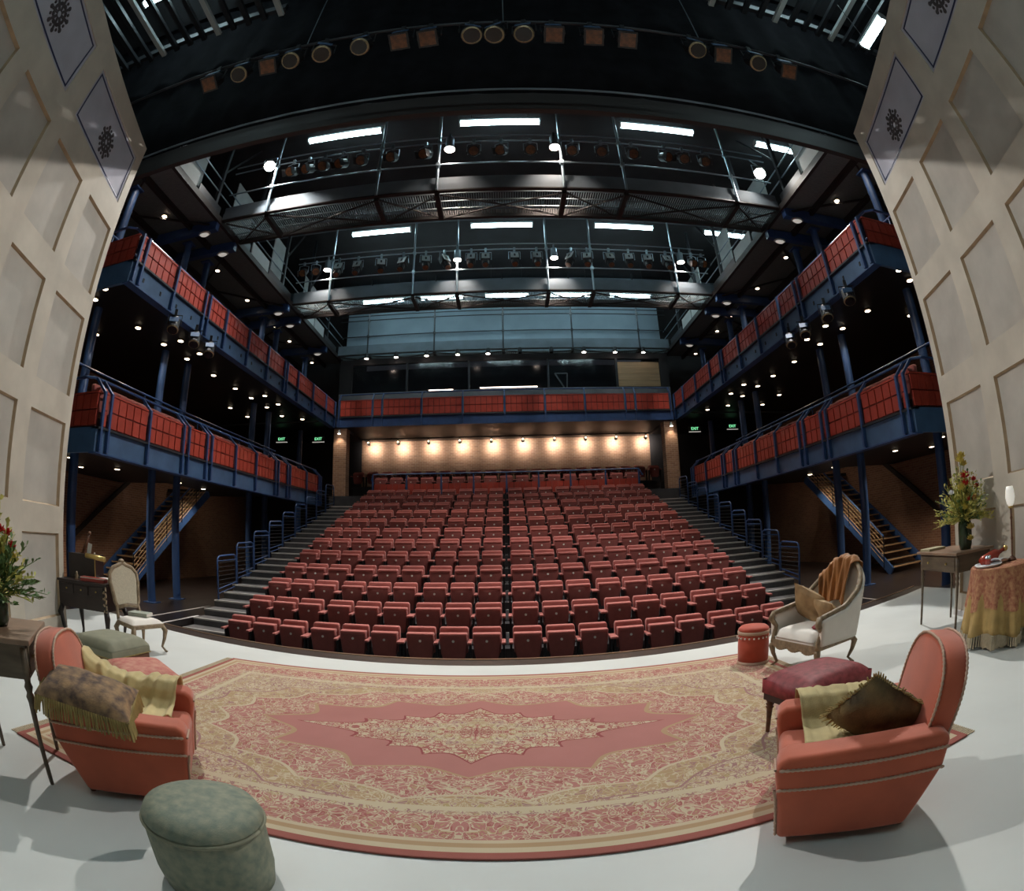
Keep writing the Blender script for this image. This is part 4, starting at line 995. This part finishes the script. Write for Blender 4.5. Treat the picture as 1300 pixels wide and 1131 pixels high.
# carved bergere
BC, br = (2.97, 4.40), math.radians(190)
t = thing('bergere_chair', 'carved bergere armchair with white upholstery on the right, beyond the crimson footstool', 'armchair', (*BC, S), br)
def plan(u):
    a = (u - .5) * 2
    if abs(a) > .55:
        s = 1 if a > 0 else -1; f = (abs(a) - .55) / .45; return (-.10 + .40 * f, s * (.325 + .01 * f))
    th = a / .55 * pi / 2; return (-.10 - .24 * math.cos(th) ** .8 if math.cos(th) > 0 else -.10, .325 * math.sin(th))
def topz(u):
    a = abs((u - .5) * 2)
    return .96 + .03 * math.cos(a * 9) if a < .16 else (.96 - (a - .16) / .5 * .36 if a < .66 else .60 - .06 * (a - .66) / .34)
def shell(u, v):
    x, y = plan(u); z = .30 + (topz(u) - .30) * v; k = max(0, (.22 - x)) * .22 * v; return (x - k, y * (1 + .06 * v), z)
MB().sheet(shell, 44, 8).build('upholstered_shell', 'cream', t, smooth=True, solid=.05)
fr_ = MB().tube([Vector(shell(k / 44, 1)) + Vector((0, 0, .012)) for k in range(45)], .027, 8).build('top_rail', 'giltwood', t, smooth=True)
MB().sphere(Vector(shell(.5, 1)) + Vector((0, 0, .03)), .06, 8, 6, .6).build('crest', 'giltwood', fr_, smooth=True)
for s in (-1, 1):
    MB().tube([(.30, s * .345, .56), (.33, s * .36, .50), (.27, s * .345, .42), (.30, s * .34, .32), (.31, s * .335, .26)], [.03, .034, .024, .028, .034], 8).build('arm_support', 'giltwood', t, smooth=True)
    cab(.29, s * .32, .28, 1, s); cab(-.27, s * .24, .28, -1, s)
g = MB()
for k in range(25):
    f = k / 24; g.box(.29, .335, -.31 + .62 * f - .014, -.31 + .62 * f + .014, .235 - .035 * abs(math.sin(f * pi * 3)), .30)
g.build('front_apron', 'giltwood', t)
for s in (-1, 1): MB().bar((.29, s * .335, .275), (-.27, s * .27, .275), .04, .05).build('side_rail', 'giltwood', t)
MB().box(-.27, .33, -.295, .295, .28, .33).build('seat_deck', 'cream', t, bevel=.02)
def bs_(u, v):
    x, y = 2 * u - 1, 2 * v - 1; return (.045 + x * .295, y * .285, .33 + .10 * (max(0, 1 - abs(x) ** 6) * max(0, 1 - abs(y) ** 6)) ** .35)
MB().sheet(bs_, 16, 16).build('seat_cushion', 'cream', t, smooth=True)
t = thing('throw', 'rust velvet throw over the crest of the white bergere', 'throw', (*BC, S), br)
def rt(u, v):       # over the back crest
    uu = .5 + (.08 + .30 * (v - .0)) * 1.0 - .02
    x, y = plan(min(.83, max(.17, .30 + .30 * v))); cx, cy, cz = shell(.30 + .30 * v, 1)
    s = u * .62 - .16
    w = .016 * math.sin(v * 24 + u * 5) + .01 * math.sin(v * 47)
    n = Vector((-cx, -cy, 0)).normalized()
    if s < 0: return Vector((cx, cy, cz + .05 + s * .9)) - n * (.06 + w)
    if s < .06: return Vector((cx, cy, cz + .055)) + n * (s / .06 * .08 - .03) + Vector((0, 0, abs(w)))
    return Vector((cx, cy, cz + .05 - (s - .06) * 1.05)) + n * (.075 + .28 * (s - .06) + w)
MB().sheet(rt, 30, 44).build('cloth', 'rust_throw', t, smooth=True, solid=.006)
p = local(BC, br, (-.02, -.14, .60))
t = thing('cushion', 'gold tapestry cushion propped inside the white bergere, nearer the drum stool', 'cushion', p, br)
R = Matrix.Rotation(math.radians(-62), 4, 'Y') @ Matrix.Rotation(math.radians(24), 4, 'Z')
o = pillow(.42, .42, .14).build('pad', 'tapestry_gold', t, smooth=True); o.data.transform(R)
p = local(BC, br, (-.02, .15, .52))
t = thing('cushion', 'brown tapestry cushion propped inside the white bergere, under the rust throw', 'cushion', p, br)
o = pillow(.38, .34, .13).build('pad', 'tapestry_gold', t, smooth=True); o.data.transform(Matrix.Rotation(math.radians(-55), 4, 'Y') @ Matrix.Rotation(math.radians(-10), 4, 'X'))
p = local(BC, br, (.14, .19, .435))
tag(MB().sheet(lambda u, v: (p.x + .09 * math.cos(6.28 * u) * v, p.y + .07 * math.sin(6.28 * u) * v, p.z + .04 * (1 - v * v) + .006 * math.sin(u * 31)), 18, 4).build('velvet_scarf', 'crimson_bro', solid=.004, smooth=True), 'crimson cloth bunched on the seat of the white bergere', 'cloth')

# red drum stool
t = thing('drum_stool', 'red cylindrical drum stool with pale beaded trim beside the white bergere', 'stool', (2.50, 4.93, S))
MB().lathe([(.165, .03), (.168, .20), (.165, .36)], 28).build('drum', 'red_drum', t, smooth=True)
MB().lathe([(.165, .36), (.165, .385), (.14, .41), (.05, .42), (.005, .42)], 28).build('cushion', 'red_drum', t, smooth=True)
MB().lathe([(.172, .33), (.174, .345), (.172, .365)], 28).build('top_trim', 'cord', t, smooth=True); MB().lathe([(.172, .0), (.174, .02), (.172, .045)], 28).build('bottom_trim', 'cord', t, smooth=True)
for k in range(22): MB().sphere((.176 * math.cos(2 * pi * k / 22), .176 * math.sin(2 * pi * k / 22), .30), .011, 6, 4).build('bead', 'cream', t)

# ---- tables
def side_table(label, loc, rz, w, d, h, drawer_side, legs_in=.06):
    t = thing('side_table', label, 'table', (*loc, S), rz)
    MB().box(-w / 2, w / 2, -d / 2, d / 2, h - .03, h).build('table_top', 'tabletop', t, bevel=.006)
    MB().box(-w / 2 + .04, w / 2 - .04, -d / 2 + .04, d / 2 - .04, h - .22, h - .03).build('apron', 'greywood', t)
    for sx in (-1, 1):
        for sy in (-1, 1): MB().lathe(turned(h - .05, .024, .013), 10, (sx * (w / 2 - legs_in), sy * (d / 2 - legs_in), 0)).build('leg', 'greywood', t, smooth=True)
    s = drawer_side
    dr = MB().box(-w / 2 + .09, w / 2 - .09, min(s * (d / 2 - .045), s * (d / 2 - .03)), max(s * (d / 2 - .045), s * (d / 2 - .03)), h - .20, h - .05).build('drawer', 'greywood', t, bevel=.004)
    for q in (-.55, .55): MB().sphere((q * (w / 2 - .09), s * (d / 2 - .018), h - .125), .014, 8, 6).build('knob', 'brass', dr, smooth=True)
    return t
TR, tr = (5.08, 4.30), math.radians(75)
side_table('tall grey-brown side table with a drawer under the right flower arrangement', TR, tr, .98, .62, .90, 1)
TL, tl = (-2.74, 1.72), math.radians(132)
side_table('grey-brown side table with turned legs behind the left salmon armchair', TL, tl, .62, .55, .84, -1)
p = local(TR, tr, (.36, .12, .90))
t = thing('book', 'flat buff book lying on the corner of the right side table', 'book', p, tr + .15)
MB().box(-.10, .10, -.15, .15, 0, .03).build('cover', 'book_buff', t, bevel=.003); MB().box(-.095, .103, -.145, .145, .005, .025).build('pages', 'paper', t)

def bouquet(label, loc, z, vase_h, vase_r, H, spread, seed, kinds, leafm, vasem, counts=(70, 70)):
    rnd = random.Random(seed)
    t = thing('flower_arrangement', label, 'flowers', (*loc, z))
    MB().lathe([(vase_r * .8, 0), (vase_r, vase_h * .2), (vase_r * 1.02, vase_h * .7), (vase_r * .85, vase_h)], 18).build('vase', vasem, t, smooth=True)
    for li, m in enumerate(leafm):
        g = MB()
        for k in range(counts[li]):                               # arching sprays set with small leaves
            a = rnd.uniform(0, 2 * pi); el = rnd.random() ** .8; L = H * rnd.uniform(.55, 1.05) * (.62 + .4 * el)
            d = Vector((math.cos(a) * spread * (1.05 - el), math.sin(a) * spread * (1.05 - el), .35 + el)).normalized(); droop = .30 * (1 - el) + .06
            base = Vector((0, 0, vase_h * .9)); pt = lambda f: base + d * L * f + Vector((0, 0, -droop * L * f * f))
            g.tube([pt(f / 4) for f in range(5)], [.004, .004, .003, .003, .002], 4, False)
            for q in range(13):
                f = .30 + .70 * q / 12; c = pt(f); ld = (d + Vector((rnd.uniform(-1, 1), rnd.uniform(-1, 1), rnd.uniform(-.5, .7)))).normalized()
                sd = ld.cross(Vector((rnd.uniform(-1, 1), rnd.uniform(-1, 1), 1))).normalized(); l = rnd.uniform(.035, .085) * (1.25 - .4 * f); w0 = l * rnd.uniform(.16, .30)
                g.add([c, c + ld * l * .5 + sd * w0, c + ld * l + Vector((0, 0, -.2 * l)), c + ld * l * .5 - sd * w0], [(0, 1, 2, 3)])
        tag(g.build('foliage', m, t), kind='stuff')
    for (x, y, zz_, r, m) in kinds:
        f = MB()
        for ring, (n, tilt, l) in enumerate(((5, .25, 1.0), (6, .75, 1.15), (7, 1.15, 1.1))):
            for k in range(n):
                a = 2 * pi * k / n + ring * .4; d = Vector((math.cos(a) * math.sin(tilt), math.sin(a) * math.sin(tilt), math.cos(tilt))); s = Vector((-math.sin(a), math.cos(a), 0)); c = Vector((x, y, zz_))
                f.add([c, c + d * r * l * .55 + s * r * .38, c + d * r * l + Vector((0, 0, .1 * r)), c + d * r * l * .55 - s * r * .38], [(0, 1, 2, 3)])
        f.build('bloom', m, t)
        MB().tube([(x * .2, y * .2, vase_h * .8), (x, y, zz_)], .005, 4).build('stem', 'foliage_g', t)
    return t
p = local(TL, tl, (.02, .0, .84))
bouquet('wild green arrangement with red blooms in a dark vase on the left side table', (p.x, p.y), p.z, .17, .075, .58, 1.25, 3,
        [(.10, -.02, .52, .045, 'petal_red'), (.02, .10, .50, .045, 'petal_red'), (-.06, -.08, .42, .06, 'petal_red'), (.06, -.10, .36, .055, 'petal_red'), (.02, -.13, .30, .05, 'petal_red'), (.13, .06, .44, .04, 'petal_red'), (-.12, .04, .50, .05, 'petal_orange'), (.05, .12, .38, .04, 'petal_yellow'), (-.02, -.05, .47, .04, 'petal_orange')], ('foliage_y', 'foliage_g'), 'vase_dark')
p = local(TR, tr, (-.26, .0, .90))
bouquet('tall yellow-green arrangement with red and white blooms on the right side table', (p.x, p.y), p.z, .34, .09, .66, 1.3, 11,
        [(-.05, -.10, .78, .08, 'petal_red'), (-.06, -.10, .70, .07, 'petal_red'), (.10, -.12, .74, .05, 'petal_red'), (.12, -.14, .66, .05, 'petal_red'), (-.06, -.16, .52, .06, 'petal_red'), (.0, -.17, .53, .06, 'petal_orange'), (.20, -.08, .64, .05, 'petal_white'), (.24, -.05, .70, .05, 'petal_white'), (.22, -.08, .56, .04, 'petal_white'), (-.30, -.05, .62, .05, 'petal_white'), (-.08, -.06, .96, .08, 'petal_yellow'), (-.02, -.04, 1.0, .08, 'petal_yellow'), (.04, -.02, .92, .07, 'petal_yellow'), (-.15, -.1, .66, .07, 'petal_yellow'), (-.12, -.12, .44, .07, 'petal_yellow'), (-.05, -.14, .22, .07, 'petal_yellow'), (-.05, -.13, .10, .06, 'petal_yellow')], ('foliage_y', 'foliage_g'), 'vase_dark', (150, 40))

# draped round table
CT = (4.70, 3.27)
t = thing('round_table', 'small round table hidden under a red paisley cloth and a fringed ochre cloth', 'table', (*CT, S))
MB().lathe([(.15, 0), (.05, .05), (.04, .70), (.30, .72), (.32, .745)], 20).build('pedestal', 'walnut', t)
def skirt(r0, r1, z0, z1, n, amp, ph):
    def fn(u, v):
        a = 2 * pi * u; k = v ** 1.2; r = r0 + (r1 - r0) * v + amp * k * math.sin(n * a + ph) + .4 * amp * k * math.sin(2.3 * n * a + 1); return (r * math.cos(a), r * math.sin(a), z0 + (z1 - z0) * v + .03 * v * math.sin(a * 4 + ph))
    return fn
f1, f2 = skirt(.335, .385, .752, .14, 9, .05, 0), skirt(.345, .375, .762, .38, 9, .03, .3)
MB().sheet(f1, 108, 14).build('under_cloth', 'ochre_cloth', t, smooth=True, solid=.004)
o = MB().sheet(f2, 108, 10).lathe([(.345, .755), (.33, .772), (.01, .774)], 36).build('over_cloth', 'paisley', t, smooth=True)
g = MB()
for k in range(170):
    q = Vector(f1(k / 170, 1)); q2 = Vector(f1(k / 170, 1)); g.tube([q, (q.x * 1.02, q.y * 1.02, .015 + random.uniform(0, .02))], [.008, .010], 4)
tag(g.build('fringe', 'pale_fringe', t), kind='stuff')
z = S + .776
t = thing('tray', 'round white china tray on the draped table', 'tray', (CT[0] - .16, CT[1] + .05, z))
MB().lathe([(.02, 0), (.14, .0), (.165, .02), (.16, .026), (.13, .008), (.02, .008)], 28).build('dish', 'china', t, smooth=True)
MB().sheet(lambda u, v: (.10 + .22 * u, -.12 + .18 * v + .02 * math.sin(u * 9), .012 + .03 * abs(math.sin(u * 5 + v * 3)) * (1 - u) + .02), 12, 10).build('napkin', 'china', t, smooth=True, solid=.004)
t = thing('tumbler', 'glass tumbler of red drink on the white tray', 'glass', (CT[0] - .14, CT[1] + .07, z + .009))
MB().lathe([(.032, 0), (.038, .09), (.035, .09), (.03, .006)], 16).build('glass', 'silver', t, smooth=True); MB().lathe([(.033, .006), (.036, .06), (.01, .062)], 16).build('drink', 'wine', t)
t = thing('decanter', 'red bottle-shaped decanter lying behind the tumbler on the draped table', 'bottle', (CT[0] + .02, CT[1] + .14, z))
MB().lathe([(.04, -.16), (.06, -.12), (.06, .06), (.025, .12), (.022, .19)], 16, (0, 0, .065), (.9, -.4, .28)).build('bottle', 'wine', t, smooth=True)
MB().lathe([(.026, .19), (.03, .22), (.02, .24)], 12, (0, 0, .065), (.9, -.4, .28)).build('stopper', 'brass', t, smooth=True)
t = thing('table_lamp', 'slender lamp with a frosted tulip shade on the draped table', 'lamp', (CT[0] + .20, CT[1] - .05, z))
MB().lathe([(.06, 0), (.05, .02), (.012, .05), (.011, .2), (.016, .22), (.011, .24), (.011, .40), (.018, .42), (.012, .44), (.012, .53)], 14).build('stem', 'walnut', t, smooth=True)
MB().lathe([(.02, .53), (.045, .56), (.06, .62), (.052, .69), (.04, .73)], 18).build('shade', 'frost', t, smooth=True)
MB().lathe([(.03, .515), (.03, .535)], 14).build('gallery', 'brass', t)

# writing desk and what lies on it
DK, dr_ = (-5.18, 4.95), math.radians(14)
t = thing('writing_desk', 'dark carved writing desk with raised back at the left set wall', 'desk', (*DK, S), dr_)
MB().box(-.42, .42, -.30, .30, .735, .765).build('desk_top', 'ebony', t, bevel=.005)
MB().box(-.40, .40, -.28, .28, .42, .735).build('body', 'ebony', t)
for sx in (-1, 1):
    for sy in (-1, 1): MB().tube([(sx * .37, sy * .25, .44), (sx * .40, sy * .28, .34), (sx * .375, sy * .255, .18), (sx * .36, sy * .24, .06), (sx * .385, sy * .265, 0)], [.035, .042, .026, .018, .022], 8).build('leg', 'ebony', t, smooth=True)
MB().box(-.42, .05, .02, .28, .765, 1.08).build('pigeonholes', 'ebony', t, bevel=.006)
for k in range(3):
    d_ = MB().box(-.36 + .25 * k, -.14 + .25 * k, -.292, -.28, .60, .71).build('drawer', 'ebony', t, bevel=.003); MB().sphere((-.25 + .25 * k, -.30, .655), .012, 8, 6).build('knob', 'brass', d_)
g = MB()
for k in range(26): g.sphere((.40 + .02 * math.sin(k), -.30 + .018 * math.cos(k * 2), .72 - .012 * k), .014, 6, 4)
g.build('carved_drop', 'giltwood', t)
def on_desk(x, y, h=.765): return local(DK, dr_, (x, y, h))
t = thing('desk_lamp', 'brass banker\'s lamp with a long cylinder shade on the writing desk', 'lamp', on_desk(.13, -.10), dr_)
MB().lathe([(.06, 0), (.05, .015), (.012, .03)], 16).build('base', 'brass', t, smooth=True); MB().tube([(0, 0, .02), (0, 0, .30)], .007, 8).build('stem', 'brass', t)
MB().tube([(-.15, 0, .31), (.17, 0, .285)], .032, 12).build('shade', 'brass', t, smooth=True); MB().sphere((0, 0, .345), .012, 8, 6).build('finial', 'cream', t)
t = thing('red_box', 'long red leather box with pale edges on the writing desk', 'box', on_desk(.15, -.18), dr_ + .05)
MB().box(-.19, .19, -.055, .055, 0, .055).build('case', 'red_book', t, bevel=.006); MB().box(-.192, .192, -.057, .057, .04, .05).build('edge_band', 'paper', t)
t = thing('paper_stack', 'loose stack of papers at the back of the writing desk', 'papers', on_desk(.22, .10), dr_)
for k in range(5): MB().obox((random.uniform(-.01, .01), 0, .004 + .006 * k), (.30, .21, .005), Rz(random.uniform(-.15, .15))).build('sheet', 'paper', t)
t = thing('carved_stand', 'slender carved wooden stand leaning on top of the desk pigeonholes', 'stand', on_desk(-.18, .15, 1.08), dr_)
MB().tube([(-.06, 0, 0), (.0, .0, .12), (.06, 0, .26)], [.02, .026, .018], 8).build('stem', 'walnut', t, smooth=True); MB().sphere((.066, 0, .27), .026, 8, 6).build('scroll', 'walnut', t, smooth=True)
MB().obox((.07, -.012, .07), (.07, .006, .14), Ry(.2)).build('card', 'paper', t); MB().box(-.08, .1, -.03, .03, 0, .012).build('foot', 'walnut', t)
t = thing('figurine', 'small pale ornament beside the red box on the desk', 'ornament', on_desk(-.14, -.18), dr_)
MB().lathe([(.035, 0), (.02, .02), (.03, .05), (.015, .075), (.02, .09), (.005, .105)], 12).build('figure', 'giltwood', t, smooth=True); MB().lathe([(.04, 0), (.04, .01)], 12).build('plinth', 'walnut', t)
# unseen fill battens added over the rear stage to lift its shadows
for i, (x, y) in enumerate(((-3.0, -1.2), (0.0, -1.2), (3.0, -1.2))):
    tube_lamp(x, y, 9.9, 'added unseen fluorescent fill batten high over the rear of the stage, %s of three' % ('left', 'middle', 'right')[i], 'added fill battens over the stage', 2.3, 'x', 12.6)
